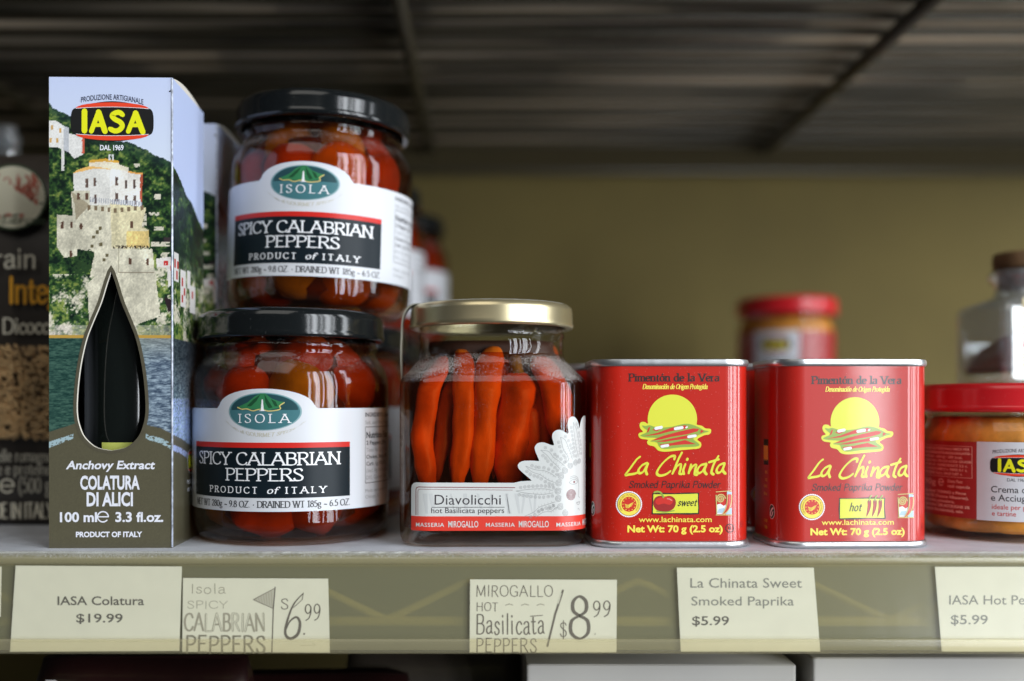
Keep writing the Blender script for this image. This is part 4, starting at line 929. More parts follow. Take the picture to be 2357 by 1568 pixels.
for J, lab, grp in ((jarA, 'round red pepper packed in oil inside the lower black lidded jar', 'peppers in the lower black lidded jar'), (jarB, 'round red pepper packed in oil inside the upper black lidded jar', 'peppers in the upper black lidded jar')):
    bpy.context.view_layer.update(); Mx = J.matrix_world
    for lev, (z, rad, cnt, off) in enumerate(((17.4, 22.9, 7, .3), (60, 22.9, 7, .05), (40, 22.6, 6, .5), (71.5, 18.6, 6, .45))):
        for k in range(cnt):
            a = -pi / 2 + (k + off + rnd.uniform(-.12, .12) - cnt / 2) * 2 * pi / cnt
            if abs(a + pi / 2) > R(118): continue
            if lev == 2 and abs(a + pi / 2) > R(75): continue
            m = 'pepper_orange' if rnd.random() < .38 else 'pepper'
            if rnd.random() < .17: m = 'pepper_olive'
            s = rnd.uniform(.95, 1.04) * (.84 if lev == 3 else 1)
            p = Mx @ Vector((rad * math.cos(a) * MM, rad * math.sin(a) * MM, (z + rnd.uniform(-2, 2)) * MM))
            pepper(p, (rnd.uniform(0, 6), rnd.uniform(0, 6), rnd.uniform(0, 6)), (s * .99, s * .99, s * 1.03), lab, grp, rnd.randrange(99), m)
# blurred jars of the same kind further back (filled with one mass of peppers)
jarC = jar_shell('pepper_jar', 'black lidded pepper jar hidden behind the lower front jar', 'jar', (px(669.5, 38) + 3, 124, 0), R(4), 'black lidded pepper jars')
b = MB(); b.lathe([(.01, 6.5), (34, 6.5), (37.8, 11), (38, 60), (36, 67), (32, 76), (.01, 76)], 48)
b.v = [(x * (1 + .05 * mnoise.noise(Vector((x, y, z)) * .11)), y * (1 + .05 * mnoise.noise(Vector((x + 9, y, z)) * .11)), z) for x, y, z in b.v]
o = b.build('pepper_filling', M['pepper'], jarC); o['kind'] = 'stuff'
for x, y, z, rz, lab in ((-87, 236, 0, 8, 'blurred black lidded pepper jar at the bottom of the nearer back stack'), (-87, 234, 93.2, 4, 'blurred black lidded pepper jar on top of the nearer back stack'), (-76, 330, 0, 8, 'blurred black lidded pepper jar at the bottom of the farthest stack'), (-76, 330, 93.2, 6, 'blurred black lidded pepper jar on top of the farthest stack')):
    dup(jarC, (x, y, z), R(rz), lab)

# ------------------------------------------------------------------ square jar of long chillies with a gold lid
GX, GY = px(1131, 37), 37.5
sq = thing('chilli_jar', 'square glass jar of long red chillies with a gold lid and a feathered face label', 'jar', (GX, GY, 0), R(.8))
SH, SR = 36.6, 13.0
prof = [(20, 12, 1.4), (30, 13, .6), (33.5, 12.5, 0), (35.6, 12.8, 1.2), (36.4, 13, 3.5), (SH, 13, 7), (SH, 13, 62.2), (36.1, 13.2, 64.4), (34.0, 16.5, 67.2), (31.8, 22, 70.4), (30.5, 28, 72.6), (30.1, 30.1, 75), (29.9, 29.9, 81), (30.5, 30.5, 82), (30.5, 30.5, 83.2), (29.8, 29.8, 84.2), (29.5, 29.5, 92)]
b = MB(); b.loft([rrect(h, h, min(r, h - .001), z, n=12) for h, r, z in prof], 0, True); GL = b.build('glass', M['glass_dusty'], sq)
b = MB(); b.loft([rrect(h - 1.8, h - 1.8, min(r, h - .001) - 1.8, z, n=12) for h, r, z in [(32, 12, 5.2), (35.6, 12.8, 6.5)] + [p for p in prof if 7 <= p[2] <= 79]], 0, True, True); b.build('oil', M['oil'], sq)
LD = lathe_obj('lid', [(30.6, 86.0), (32.8, 85.6), (33.9, 86.1), (34.1, 87.0), (33.8, 87.9), (33.6, 92.6), (33.2, 94.2), (32.2, 95.1)], M['gold_lid'], sq, n=96)
lathe_obj('lid_top', [(32.2, 95.1), (31, 95.6), (29.4, 95.4), (28.4, 94.6), (.01, 94.5)], M['gold_dust'], LD, n=96)
b = MB(); b.loft([rrect(hx, hy, rr_, z, n=6, cy=cy_) for z, hx, hy, rr_, cy_ in ((6.0, 33, 21, 9, 11), (9, 34, 22, 9, 11.5), (63, 34, 22, 9, 11.5), (68, 32, 21.5, 11, 9.5), (73, 29, 20, 14, 7), (78, 26.5, 18.5, 16, 5), (80.5, 26, 18, 16, 5))], 0, True, True); o = b.build('dark_filling', M['gold_filling'], sq); o['kind'] = 'stuff'
# paper seal arching from the lid down to the shoulder on the left
P = [(-28, -4, 95.9), (-32.5, -4, 95.6), (-35.4, -4, 93.2), (-36.8, -4, 89), (-37.2, -4, 82), (-37.4, -4, 74), (-37.0, -4, 64)]
P = spline(P, 4); b = MB(); v = [(x, y + d, z) for x, y, z in P for d in (-5, 5)] + [(x + .35, y + d, z - .3) for x, y, z in P for d in (-5, 5)]; n = len(P)
f = [(2 * i, 2 * i + 2, 2 * i + 3, 2 * i + 1) for i in range(n - 1)] + [(2 * n + 2 * i + 1, 2 * n + 2 * i + 3, 2 * n + 2 * i + 2, 2 * n + 2 * i) for i in range(n - 1)] + [(2 * i + 2 * n, 2 * i + 2 + 2 * n, 2 * i + 2, 2 * i) for i in range(n - 1)] + [(2 * i + 1, 2 * i + 3, 2 * i + 3 + 2 * n, 2 * i + 1 + 2 * n) for i in range(n - 1)]
b.add(v, f); b.build('paper_seal', M['seal_strip'], sq)
# chillies: centre line points in picture units of a close view (x, y), width
zx = lambda x: (x - 617) * .0655
zz = lambda y: (1502 - y) * .0655
CH = [('leftmost curved red chilli inside the gold lidded jar', [(318, 375), (268, 500), (222, 660), (196, 850), (212, 1010), (235, 1160), (250, 1290)], 118, -24, 'chilli', 0),
      ('thin dark wrinkled chilli second from the left inside the gold lidded jar', [(368, 520), (352, 640), (325, 740), (318, 860), (296, 1010), (285, 1130)], 92, -20, 'chilli_dark', 0),
      ('straight bright red chilli third from the left inside the gold lidded jar', [(425, 330), (440, 420), (447, 600), (442, 850), (424, 1010), (408, 1130), (410, 1420)], 116, -25, 'chilli_orange', 0),
      ('straight orange red chilli in the middle of the gold lidded jar', [(628, 312), (600, 420), (580, 600), (562, 850), (552, 1010), (545, 1130), (548, 1330)], 134, -25, 'chilli_orange', 0),
      ('broad red chilli with an olive stem inside the gold lidded jar', [(764, 470), (766, 600), (738, 800), (714, 960), (722, 1130), (740, 1250)], 178, -23.5, 'chilli', 1),
      ('slim orange chilli leaning behind the broad one in the gold lidded jar', [(862, 500), (885, 640), (912, 760), (935, 900), (950, 1020)], 74, -17, 'chilli_orange', 0),
      ('rightmost slanting red chilli inside the gold lidded jar', [(915, 375), (950, 480), (985, 600), (1020, 740), (1030, 880), (1025, 1000)], 152, -24, 'chilli', 0),
      ('short narrow chilli pointing up above the paper feathers in the gold lidded jar', [(845, 680), (852, 800), (846, 960), (830, 1120)], 84, -19, 'chilli', 0),
      ('dull orange chilli tip in the neck of the gold lidded jar', [(514, 345), (512, 420), (505, 520), (500, 700)], 82, -15, 'chilli_dark', 0),
      ('dark chilli standing deep at the left side of the gold lidded jar', [(372, 268), (350, 330), (300, 450), (270, 700), (280, 1000)], 90, -9, 'chilli_dark', 0),
      ('dark chilli standing deep at the right side of the gold lidded jar', [(930, 262), (975, 330), (985, 500), (960, 700), (940, 900)], 100, -10, 'chilli_dark', 0),
      ('narrow red chilli squeezed between the second and third in the gold lidded jar', [(392, 470), (388, 640), (380, 860), (372, 1120)], 70, -18, 'chilli_dark', 0),
      ('narrow red chilli squeezed right of the middle one in the gold lidded jar', [(690, 380), (672, 560), (640, 800), (622, 1120)], 84, -17, 'chilli', 0),
      ('dark chilli deep in the middle between the bright ones of the gold lidded jar', [(690, 262), (665, 420), (645, 600), (640, 900), (630, 1100)], 90, -13, 'chilli_dark', 0)]
bpy.context.view_layer.update(); Mx = sq.matrix_world
for i, (lab, P, w, dy, m, stem) in enumerate(CH):
    P = spline([(zx(x), 0.0, zz(y)) for x, y in P], 6); n = len(P); rr = random.Random(i + 40); rings = []
    prof_ = [min(1, (k / (n - 1) * 6 + .10) ** .5) * (1 - .22 * (k / (n - 1)) ** 2 + .10 * mnoise.noise(Vector((k / n * 4, i * 3.3, 0)))) * min(1, ((1 - k / (n - 1)) * 3.2 + .03) ** .7) for k in range(n)]
    c0 = Vector(P[n // 2]); rings = []
    for k, p in enumerate(P):
        r = w * .0655 / 2 * prof_[k] * 1.2; row = []
        for j in range(20):
            a = 2 * pi * j / 20; q = 1 + .26 * mnoise.noise(Vector((math.cos(a) * 1.1 + i * 7, math.sin(a) * 1.1, p[2] * .09))) + .06 * mnoise.noise(Vector((math.cos(a) * 3 + i, math.sin(a) * 3, p[2] * .3))) + .03 * math.sin(3 * a + i + p[2] * .05)
            row.append((p[0] - c0[0] + r * q * math.cos(a), r * .72 * q * math.sin(a) + max(0, p[2] - 60) * .72, p[2] - c0[2]))
        rings.append(row)
    b = MB(); b.loft(rings[::-1], 0, True, True)
    o = b.build('chilli_pepper', M[m]); tag(o, lab, 'chilli', 'long chillies in the gold lidded jar')
    o.location = Mx @ (Vector((c0[0], dy + w * .0655 * .72 / 2 - 6, c0[2])) * MM); o.rotation_euler = (0, 0, R(.8))
    if stem:
        s = MB(); h = P[0]; yo = max(0, h[2] - 60) * .72; s.tube([(h[0] - c0[0], yo, h[2] - c0[2] - 2), (h[0] - c0[0] - .3, yo + 1, h[2] - c0[2] + 2), (h[0] - c0[0] - .6, yo + 3.5, h[2] - c0[2] + 5.5)], [3.4, 2.7, 2.4], 12); s.build('stem', M['stem'], o)
# label
A = Art(); LW = mat('jar_label_paper', (0.62, 0.63, 0.61), .5, srgb=False); LR = mat('jar_label_red', (0.68, 0.040, 0.022), .45, srgb=False); LG = mat('jar_label_grey', (0.55, 0.56, 0.55), .5, srgb=False); LK = mat('jar_label_ink', (0.03, 0.022, 0.03), .5, srgb=False); LM = mat('jar_label_maroon', (0.22, 0.045, 0.055), .5, srgb=False)
LB = mat('jar_label_line', (0.24, 0.24, 0.24), .5, srgb=False)
top = [(128, 1318), (128, 1160), (133, 1140), (146, 1127), (165, 1122), (735, 1124), (775, 1115), (838, 1111)]
lobes = spline([(838, 1111), (832, 1104), (790, 1068), (762, 1040), (760, 1015), (785, 998), (830, 995), (876, 997), (880, 990), (862, 945), (856, 918), (872, 895), (905, 889), (940, 900), (962, 906), (968, 899), (958, 862), (962, 834), (985, 817), (1012, 818), (1040, 833), (1052, 838), (1056, 826), (1050, 790), (1054, 760), (1072, 741), (1098, 741), (1122, 762), (1136, 790), (1142, 806), (1150, 780), (1165, 752), (1190, 735)], 3)
right = [(1230, 735), (1230, 1318)]
A.poly([(zx(x), zz(y)) for x, y in top + lobes + right], LW, 1); A.rect(zx(128), zx(1230), zz(1402), zz(1318), LR, 1)
Q = lambda P: [(zx(x), zz(y)) for x, y in P]
A.stroke(Q([(162, 1312), (162, 1165), (166, 1153), (180, 1148), (742, 1152)]), .3, LM, 2, caps=False); A.stroke(Q([(175, 1312), (175, 1172), (180, 1164), (190, 1161), (728, 1166)]), .16, LM, 2, caps=False)
for x0, x1, x2, x3 in ((205, 232, 222, 236), (240, 262, 262, 282), (365, 372, 392, 386), (440, 462, 452, 470), (520, 534, 546, 560), (600, 616, 590, 610), (690, 702, 722, 706), (684, 694, 700, 712), (738, 760, 760, 772), (790, 806, 776, 786), (815, 825, 840, 846), (855, 868, 848, 860)):
    A.poly(Q([(x0, 1186), (x1, 1186), (x3, 1302), (x2, 1302)]), LG, 2)
A.sans('Diavolicchi', zx(467), zz(1250), 4.0, LK, 3, width=384 * .0655, bold=-.004)
A.rect(zx(258), zx(680), zz(1267), zz(1264), LK, 3)
A.sans('hot Basilicata peppers', zx(467), zz(1299), 2.1, LK, 3, width=424 * .0655)
for x in (162, 572, 982): 
    A.sans('MASSERIA', zx(x), zz(1379), 1.6, LW, 3, width=168 * .0655, bold=.01, align='l', space=1.12); A.sans('MIROGALLO', zx(x + 192), zz(1382), 2.55, LW, 3, width=174 * .0655, bold=.008, align='l')
# feathers: coordinates from the close crop (a, b) -> picture units
fc = lambda a, b_: (zx((1220 + a / 4.9 - 940) * 2.375), zz((980 + b_ / 4.9 - 700) * 2.375))
leaves = [([(285, 745), (360, 815), (460, 850), (540, 905), (635, 945)], [(285, 745), (400, 790), (500, 800), (580, 830), (650, 880)]),
          ([(465, 555), (550, 625), (590, 680), (660, 740), (705, 792)], [(465, 555), (560, 570), (620, 640), (690, 690), (755, 745)]),
          ([(705, 400), (720, 470), (745, 560), (790, 620), (812, 690)], [(705, 400), (760, 430), (800, 510), (830, 580), (862, 670)]),
          ([(872, 220), (885, 330), (905, 450), (930, 560), (965, 640)], [(872, 220), (920, 300), (950, 400), (975, 500), (985, 620)]),
          ([(170, 1045), (260, 1065), (380, 1080), (500, 1085), (615, 1068)], [(170, 1045), (280, 1030), (400, 1020), (520, 1020), (612, 1040)]),
          ([(268, 1350), (380, 1300), (450, 1240), (540, 1210), (640, 1175)], [(400, 1360), (500, 1300), (590, 1290), (640, 1250), (668, 1240)])]
for lo, hi in leaves:
    for P, s in ((lo, 1), (hi, -1)):
        P5 = spline(P, 5); A.stroke([fc(*p) for p in P5], .13, LB, 2, caps=False)
        n5 = len(P5)
        for k in range(n5 // 2, n5 - 1, 2):
            a = P5[k]; d = (P5[k + 1][0] - a[0], P5[k + 1][1] - a[1]); l_ = math.hypot(*d) or 1; nx, ny = d[1] / l_ * s, -d[0] / l_ * s
            A.stroke([fc(*a), fc(a[0] + nx * 22 - d[0] / l_ * 6, a[1] + ny * 22 - d[1] / l_ * 6)], .08, LB, 2, caps=False)
        # row of small scrolls outside the leaf
        tot = 0
        for k in range(1, n5):
            tot += math.hypot(P5[k][0] - P5[k - 1][0], P5[k][1] - P5[k - 1][1])
            if tot > 42:
                tot = 0; d = (P5[k][0] - P5[k - 1][0], P5[k][1] - P5[k - 1][1]); l_ = math.hypot(*d) or 1
                c = fc(P5[k][0] - d[1] / l_ * s * 34, P5[k][1] + d[0] / l_ * s * 34)
                A.ring(c[0], c[1], .52, .52, .11, LB, 2, 12); A.ell(c[0], c[1], .17, .17, LB, 2, 8)
for a, b_, r in ((675, 1050, 44), (680, 1140, 42), (705, 1237, 42), (770, 1312, 42), (685, 952, 44), (713, 868, 44), (765, 800, 42), (836, 742, 40), (912, 705, 40), (975, 690, 34)):
    c = fc(a, b_); A.spiral(c[0], c[1], r / 4.9 * .1556, 2.6, .14, LB, 2, a0=a * .01)
c = fc(845, 1098); A.spiral(c[0], c[1], 70 / 4.9 * .1556, 5.2, .2, LM, 2)
for P in ([(815, 948), (850, 920), (900, 912), (945, 945), (900, 968), (850, 966), (815, 948)], [(830, 882), (880, 868), (935, 885), (962, 930), (968, 1000), (966, 1080), (960, 1120), (985, 1135)], [(825, 905), (880, 888), (930, 905), (955, 935)], [(925, 1195), (955, 1185), (975, 1180), (990, 1192), (975, 1215), (945, 1218), (925, 1195)], [(930, 1195), (960, 1200), (988, 1192)], [(950, 1275), (965, 1265), (980, 1290)]):
    A.stroke([fc(*p) for p in spline(P, 5)], .15, LB, 2)
c = fc(888, 942); A.ell(c[0], c[1], .42, .42, LM, 3, 14)
A.build('label', GL, rrmap(SH + .1, SH + .1, SR + .1), steps(-SH, -SH + 14, 1.0) + steps(SH - SR, SH + 9, .8))

# ------------------------------------------------------------------ paprika tins
TW, TD, TR = 30.1, 18.5, 10.0
tzx = lambda x: (x - 716) * .0516
tzz = lambda y: (1500 - y) * .0516
def tin_art(kind):
    A = Art(); T = lambda P: [(tzx(x), tzz(y)) for x, y in P]; g = M
    A.pen('Pimentón de la Vera', tzx(719), tzz(270), 2.75, g['brown_ink'], 1, width=34.4, thick=.23, thin=.09, serif=.09, track=.07)
    A.pen('Denominación de Origen Protegida', tzx(724), tzz(327), 1.75, g['yellow'], 1, width=24.6, thick=.19, thin=.10, slant=.22, track=.05)
    A.ell(tzx(706), tzz(551), 182 * .0516, 182 * .0516, g['lime'], 1, 64)
    A.poly(T(spline([(455, 672), (462, 652), (488, 642), (470, 620), (463, 592), (476, 572), (505, 572), (530, 585), (620, 590), (700, 588), (780, 575), (850, 572), (890, 592), (925, 600), (950, 618), (985, 622), (992, 640), (978, 662), (945, 668), (905, 686), (890, 702), (915, 722), (918, 748), (900, 766), (840, 772), (740, 782), (650, 790), (600, 780), (572, 752), (530, 740), (518, 718), (524, 702), (475, 694)], 3, True)), g['lime'], 2)
    A.poly(T(spline([(468, 672), (500, 655), (525, 640), (490, 610), (484, 596), (510, 600), (540, 595), (600, 612), (700, 606), (790, 585), (850, 590), (905, 612), (940, 632), (975, 640), (930, 655), (890, 672), (860, 696), (905, 735), (880, 752), (760, 758), (650, 770), (608, 752), (592, 722), (540, 712), (600, 690), (510, 684)], 3, True)), g['print_green'], 3)
    for P in ([(490, 676), (600, 650), (700, 612), (800, 595), (826, 606), (800, 622), (690, 640), (600, 664)], [(515, 650), (530, 612), (543, 606), (532, 640)], [(556, 628), (580, 618), (620, 624), (590, 640)], [(548, 708), (640, 672), (760, 640), (860, 618), (905, 622), (890, 640), (820, 660), (700, 680), (620, 700)], [(586, 716), (700, 692), (820, 668), (888, 660), (850, 690), (760, 700), (650, 716)], [(612, 736), (700, 726), (800, 704), (880, 734), (790, 736), (700, 744), (640, 762)], [(915, 628), (940, 638), (912, 656)]):
        A.poly(T(P), g['print_red'], 4)
    for x, y, rx, ry in ((604, 614, 30, 13), (752, 616, 36, 13), (850, 676, 36, 12), (650, 747, 32, 12), (810, 610, 6, 7)): A.stroke(T([(x - rx * .7, y + ry * .35), (x, y), (x + rx * .7, y - ry * .3)]), ry * 1.7 * .0516, g['print_white'], 5)
    for P in ([(468, 826), (440, 850), (400, 905), (362, 958), (390, 957), (425, 952), (450, 943)], [(520, 872), (482, 890), (456, 925), (464, 948), (492, 935), (524, 880)], [(526, 878), (510, 925), (518, 955)],
              [(720, 845), (722, 823), (690, 827), (640, 868), (602, 918), (592, 950), (616, 966), (660, 955), (692, 932)], [(776, 796), (748, 850), (714, 935), (706, 952)], [(712, 940), (740, 897), (766, 884), (766, 915), (758, 948), (772, 954)],
              [(802, 882), (786, 925), (790, 953)], [(844, 885), (826, 948)], [(830, 935), (858, 896), (880, 890), (873, 930), (872, 955), (886, 960)], [(956, 880), (916, 890), (890, 925), (898, 948), (926, 935), (952, 893)], [(958, 882), (942, 930), (956, 954)],
              [(1046, 822), (1012, 880), (994, 940), (1008, 956)], [(976, 868), (1048, 846)], [(1090, 874), (1052, 890), (1032, 925), (1040, 945), (1066, 935), (1088, 890)], [(1092, 878), (1078, 925), (1096, 950)]):
        A.stroke(T(spline(P, 5)), .98, g['lime'], 1, pen=(.62, 1.1, .8))
    A.stroke(T([(814, 850), (818, 842)]), .9, g['lime'], 1)
    A.pen('Smoked Paprika Powder'.replace('a', 'ɑ'), tzx(722), tzz(1055), 2.45, g['brown_ink'], 1, width=34.6, thick=.17, thin=.085, nib=.7, slant=.18, track=.07)
    # round seal
    cx, cz = tzx(386), tzz(1176); n = 44
    A.poly([(cx + (4.95 + .13 * (-1) ** k) * math.cos(pi * k / n), cz + (4.95 + .13 * (-1) ** k) * math.sin(pi * k / n)) for k in range(2 * n)], g['print_white'], 1)
    A.ell(cx, cz, 4.5, 4.5, g['deep_red'], 2); A.ell(cx, cz, 4.3, 4.3, g['yellow'], 3); A.ell(cx, cz, 2.85, 2.85, g['print_red'], 4)
    for k in range(12):
        a = 2 * pi * k / 12; A.ell(cx + 2.35 * math.cos(a), cz + 2.35 * math.sin(a), .2, .2, g['yellow'], 5, 8)
    for k in range(5): A.stroke(spline([(cx - 1.6 + .1 * k, cz + .1 - .34 * k), (cx - .3, cz - .3 - .28 * k), (cx + .9 - .1 * k, cz + .35 - .3 * k), (cx + 1.7 - .2 * k, cz + .6 - .34 * k)], 4), .17, g['yellow'], 5)
    def circ(x, y): a = pi / 2 - (x / 3.35); return (cx + (3.3 + y) * math.cos(a), cz + (3.3 + y) * math.sin(a))
    A.sans('DENOMINACIÓN DE ORIGEN PROTEGIDA', 0, 0, .62, g['deep_red'], 4, width=15.5, warp=circ)
    # kind panel
    if kind == 'sweet':
        A.poly(T([(558, 1096), (640, 1092), (720, 1096), (820, 1090), (904, 1092), (900, 1150), (905, 1200), (902, 1250), (820, 1254), (700, 1250), (610, 1254), (552, 1250), (556, 1170)]), g['print_black'], 1)
        A.poly(T([(566, 1103), (720, 1103), (895, 1099), (893, 1150), (896, 1200), (894, 1241), (700, 1242), (562, 1243)]), g['lime'], 2)
        A.stroke(T([(590, 1228), (650, 1236), (718, 1224)]), .45, g['print_green'], 3); A.poly(T(spline([(565, 1165), (578, 1130), (610, 1115), (650, 1120), (690, 1115), (722, 1135), (731, 1170), (715, 1208), (680, 1228), (640, 1230), (595, 1222), (572, 1198)], 4, True)), g['deep_red'], 3)
        A.poly(T(spline([(580, 1160), (592, 1135), (630, 1125), (690, 1124), (712, 1150), (690, 1180), (640, 1172), (600, 1180)], 4, True)), g['print_red'], 4)
        A.stroke(T([(668, 1135), (685, 1138), (700, 1148)]), .4, g['tinglare'], 5); A.stroke(T(spline([(572, 1090), (592, 1084), (618, 1090), (634, 1112), (640, 1126)], 4)), .65, g['print_green'], 5)
        A.pen('sweet', tzx(812), tzz(1188), 2.5, g['print_black'], 3, width=7.0, thick=.16, thin=.08, nib=.6, slant=.3, track=.12)
        A.ring(tzx(1130), tzz(1354), 1.55, 1.55, .33, g['brown_ink'], 1, 28); A.sans('U', tzx(1130), tzz(1366), 1.35, g['brown_ink'], 1, width=1.1, bold=.04)
    else:
        A.poly(T([(588, 1110), (700, 1112), (800, 1106), (932, 1110), (928, 1180), (936, 1250), (934, 1266), (800, 1262), (700, 1270), (588, 1268), (584, 1190)]), g['print_black'], 1)
        A.poly(T([(595, 1117), (800, 1116), (924, 1117), (921, 1180), (926, 1257), (700, 1257), (594, 1260)]), g['lime'], 2)
        A.pen('hot', tzx(706), tzz(1206), 2.9, g['print_black'], 3, width=4.5, thick=.16, thin=.08, nib=.6, slant=.25, track=.12)
        for dx in (0, 42, 82):
            A.poly(T(spline([(800 + dx, 1130), (824 + dx, 1126), (826 + dx, 1165), (812 + dx, 1215), (790 + dx, 1250), (796 + dx, 1200), (800 + dx, 1165)], 3, True)), g['deep_red'], 3); A.stroke(T([(806 + dx, 1150), (806 + dx, 1200)]), .3, g['print_red'], 4)
            A.stroke(T(spline([(812 + dx, 1130), (818 + dx, 1106), (828 + dx, 1094)], 3)), .5, g['print_green'], 4)
    # picture mark at the right: sun scroll, sky and a pod
    A.poly(T([(1036, 1128), (1100, 1122), (1100, 1250), (1040, 1250)]), g['print_red'], 1); A.poly(T([(1036, 1180), (1060, 1172), (1085, 1190), (1100, 1178), (1098, 1250), (1036, 1250)]), g['print_white'], 2); A.poly(T([(1036, 1240), (1050, 1210), (1090, 1205), (1085, 1240)]), g['print_sky'], 3)
    A.poly(T([(1110, 1082), (1146, 1088), (1146, 1108), (1108, 1108)]), g['print_sky'], 2); A.spiral(tzx(1062), tzz(1135), 1.75, 2.4, .42, g['mt_gold'], 4)
    A.stroke(T([(1028, 1086), (1142, 1078)]), .3, g['mt_gold'], 4); A.stroke(T([(1028, 1256), (1146, 1256)]), .3, g['mt_gold'], 4); A.stroke(T([(1028, 1110), (1034, 1250)]), .35, g['mt_gold'], 4)
    A.poly(T(spline([(1110, 1110), (1142, 1108), (1140, 1170), (1118, 1220), (1085, 1250), (1078, 1244), (1102, 1200), (1110, 1150)], 3, True)), g['print_red'], 4); A.stroke(T(spline([(1110, 1106), (1110, 1150), (1102, 1200), (1078, 1246)], 3)), .32, g['mt_gold'], 5); A.stroke(T(spline([(1144, 1108), (1140, 1170), (1118, 1222), (1085, 1252)], 3)), .32, g['mt_gold'], 5)
    A.poly(T([(1112, 1208), (1146, 1205), (1146, 1252), (1100, 1252)]), g['print_sky'], 2)
    A.sans('www.lachinata.com', tzx(727), tzz(1308), 2.15, g['yellow'], 1, width=27.8, bold=.012)
    A.sans('Net Wt: 70 g (2.5 oz)', tzx(726), tzz(1383), 2.75, g['yellow'], 1, width=36.3, bold=.038)
    A.ring(tzx(1246), tzz(1328), .95, 1.2, .2, g['deep_red'], 1, 16); A.ring(tzx(1246), tzz(1328), .4, .5, .2, g['deep_red'], 1, 12)
    # left side: green dot mark and yellow small print
    f_ = TW - TR; q = pi * TR / 2
    x0 = -(f_ + q * .86)
    A.ell(x0, 14.2, 2.0, 2.9, g['print_white'], 1, 28); A.ell(x0, 14.2, 1.75, 2.6, g['print_dkgreen'], 2, 28)
    A.stroke(spline([(x0 - .9, 12.8), (x0 - .5, 14.2), (x0 + .3, 15.2), (x0 + .9, 15.6)], 4), .75, g['print_white'], 3); A.stroke(spline([(x0 - .3, 12.4), (x0 + .4, 13.0), (x0 + .9, 14.2)], 4), .5, g['print_white'], 3)
    rr = random.Random(2)
    for k, z in enumerate((36, 33.5, 28.5, 25.5, 23, 20, 9.5, 7)):
        a = x0 - 4.6; w_ = rr.uniform(2.5, 4.5); A.sans(('CONTENIDO', 'PIMENTON', 'PIMENTON DE', 'DULCE', 'AHUMADO', 'ESPANA', 'CACERES', 'VERA')[k], a - w_ / 2, z, 1.2, g['yellow'], 1, width=w_, bold=.02)
    A.rect(x0 - 9, x0 - 3.4, 32.0, 42.0, g['print_black'], 0.5); A.rect(x0 - 9, x0 - 3.8, 34.0, 39.5, g['yellow'], 0.8)
    return A
M['tinglare'] = mat('print_pink', (0.72, 0.25, 0.22), .35, srgb=False); M['print_sky'] = mat('print_sky', (0.42, 0.58, 0.68), .4, srgb=False); M['print_dkgreen'] = mat('print_dark_green', (0.01, 0.07, 0.045), .4, srgb=False)
def tin(label, kind, loc, rz, body):
    t = thing('paprika_tin', label, 'tin', loc, rz, 'red paprika tins')
    b = MB(); rng = [rrect(TW, TD, TR, z, n=10) for z in (2.0, 2.5, 69.3, 69.8)]
    # pressed vertical creases next to the corners give the painted sheet its streaky shine
    rng = [[(x + (.14 * math.sin(y * 2.4) if x > 0 and abs(x) > TW - TR * .75 and y < 0 else 0), y, z) for x, y, z in r] for r in rng]
    b.loft(rng); TB = b.build('body', M[body], t)
    for name, zs in (('top_rim', [(-.25, 69.3), (.35, 69.2), (.75, 69.8), (.8, 70.8), (.55, 71.7), (.0, 71.9), (-.7, 71.5), (-.9, 70.4)]), ('bottom_rim', [(-.5, 0), (.2, -.0), (.7, .35), (.85, 1.2), (.7, 2.2), (.25, 2.7), (-.2, 2.7)])):
        b = MB(); b.loft([rrect(TW + o_, TD + o_, TR + o_, z, n=10) for o_, z in zs], 0, False, False)
        if name == 'top_rim': b.add(rrect(TW - .9, TD - .9, TR - .9, 70.4, n=10), [tuple(range(52))])
        else: b.add(rrect(TW - .5, TD - .5, TR - .5, .3, n=10), [tuple(range(51, -1, -1))])
        b.build(name, M['tin_metal'], t, auto=50)
    f_ = TW - TR; q = pi * TR / 2
    tin_art(kind).build('print', TB, (lambda mp, dz: lambda x, y, d: mp(x, y + dz, d))(rrmap(TW + .02, TD + .02, TR + .02), -1.0 if kind == 'hot' else 0), steps(-f_ - q, -f_, .75) + steps(f_, f_ + q, .75))
    return t
tin('red paprika tin marked sweet with a round pepper on its lime panel', 'sweet', (px(1541, 8), 18.8, 0), R(.5), 'tin_red')
tin('red paprika tin marked hot with three chillies on its lime panel', 'hot', (px(1949, 8), 18.4, 0), R(2.0), 'tin_red_warm')
tin('red paprika tin standing behind the tin marked sweet, only its left edge showing', 'sweet', (px(1541, 8) - 7.5, 62, 0), R(2), 'tin_red')
tin('red paprika tin standing behind the tin marked hot, mostly hidden', 'sweet', (px(1948, 8) - 5.5, 62, 0), R(1), 'tin_red')

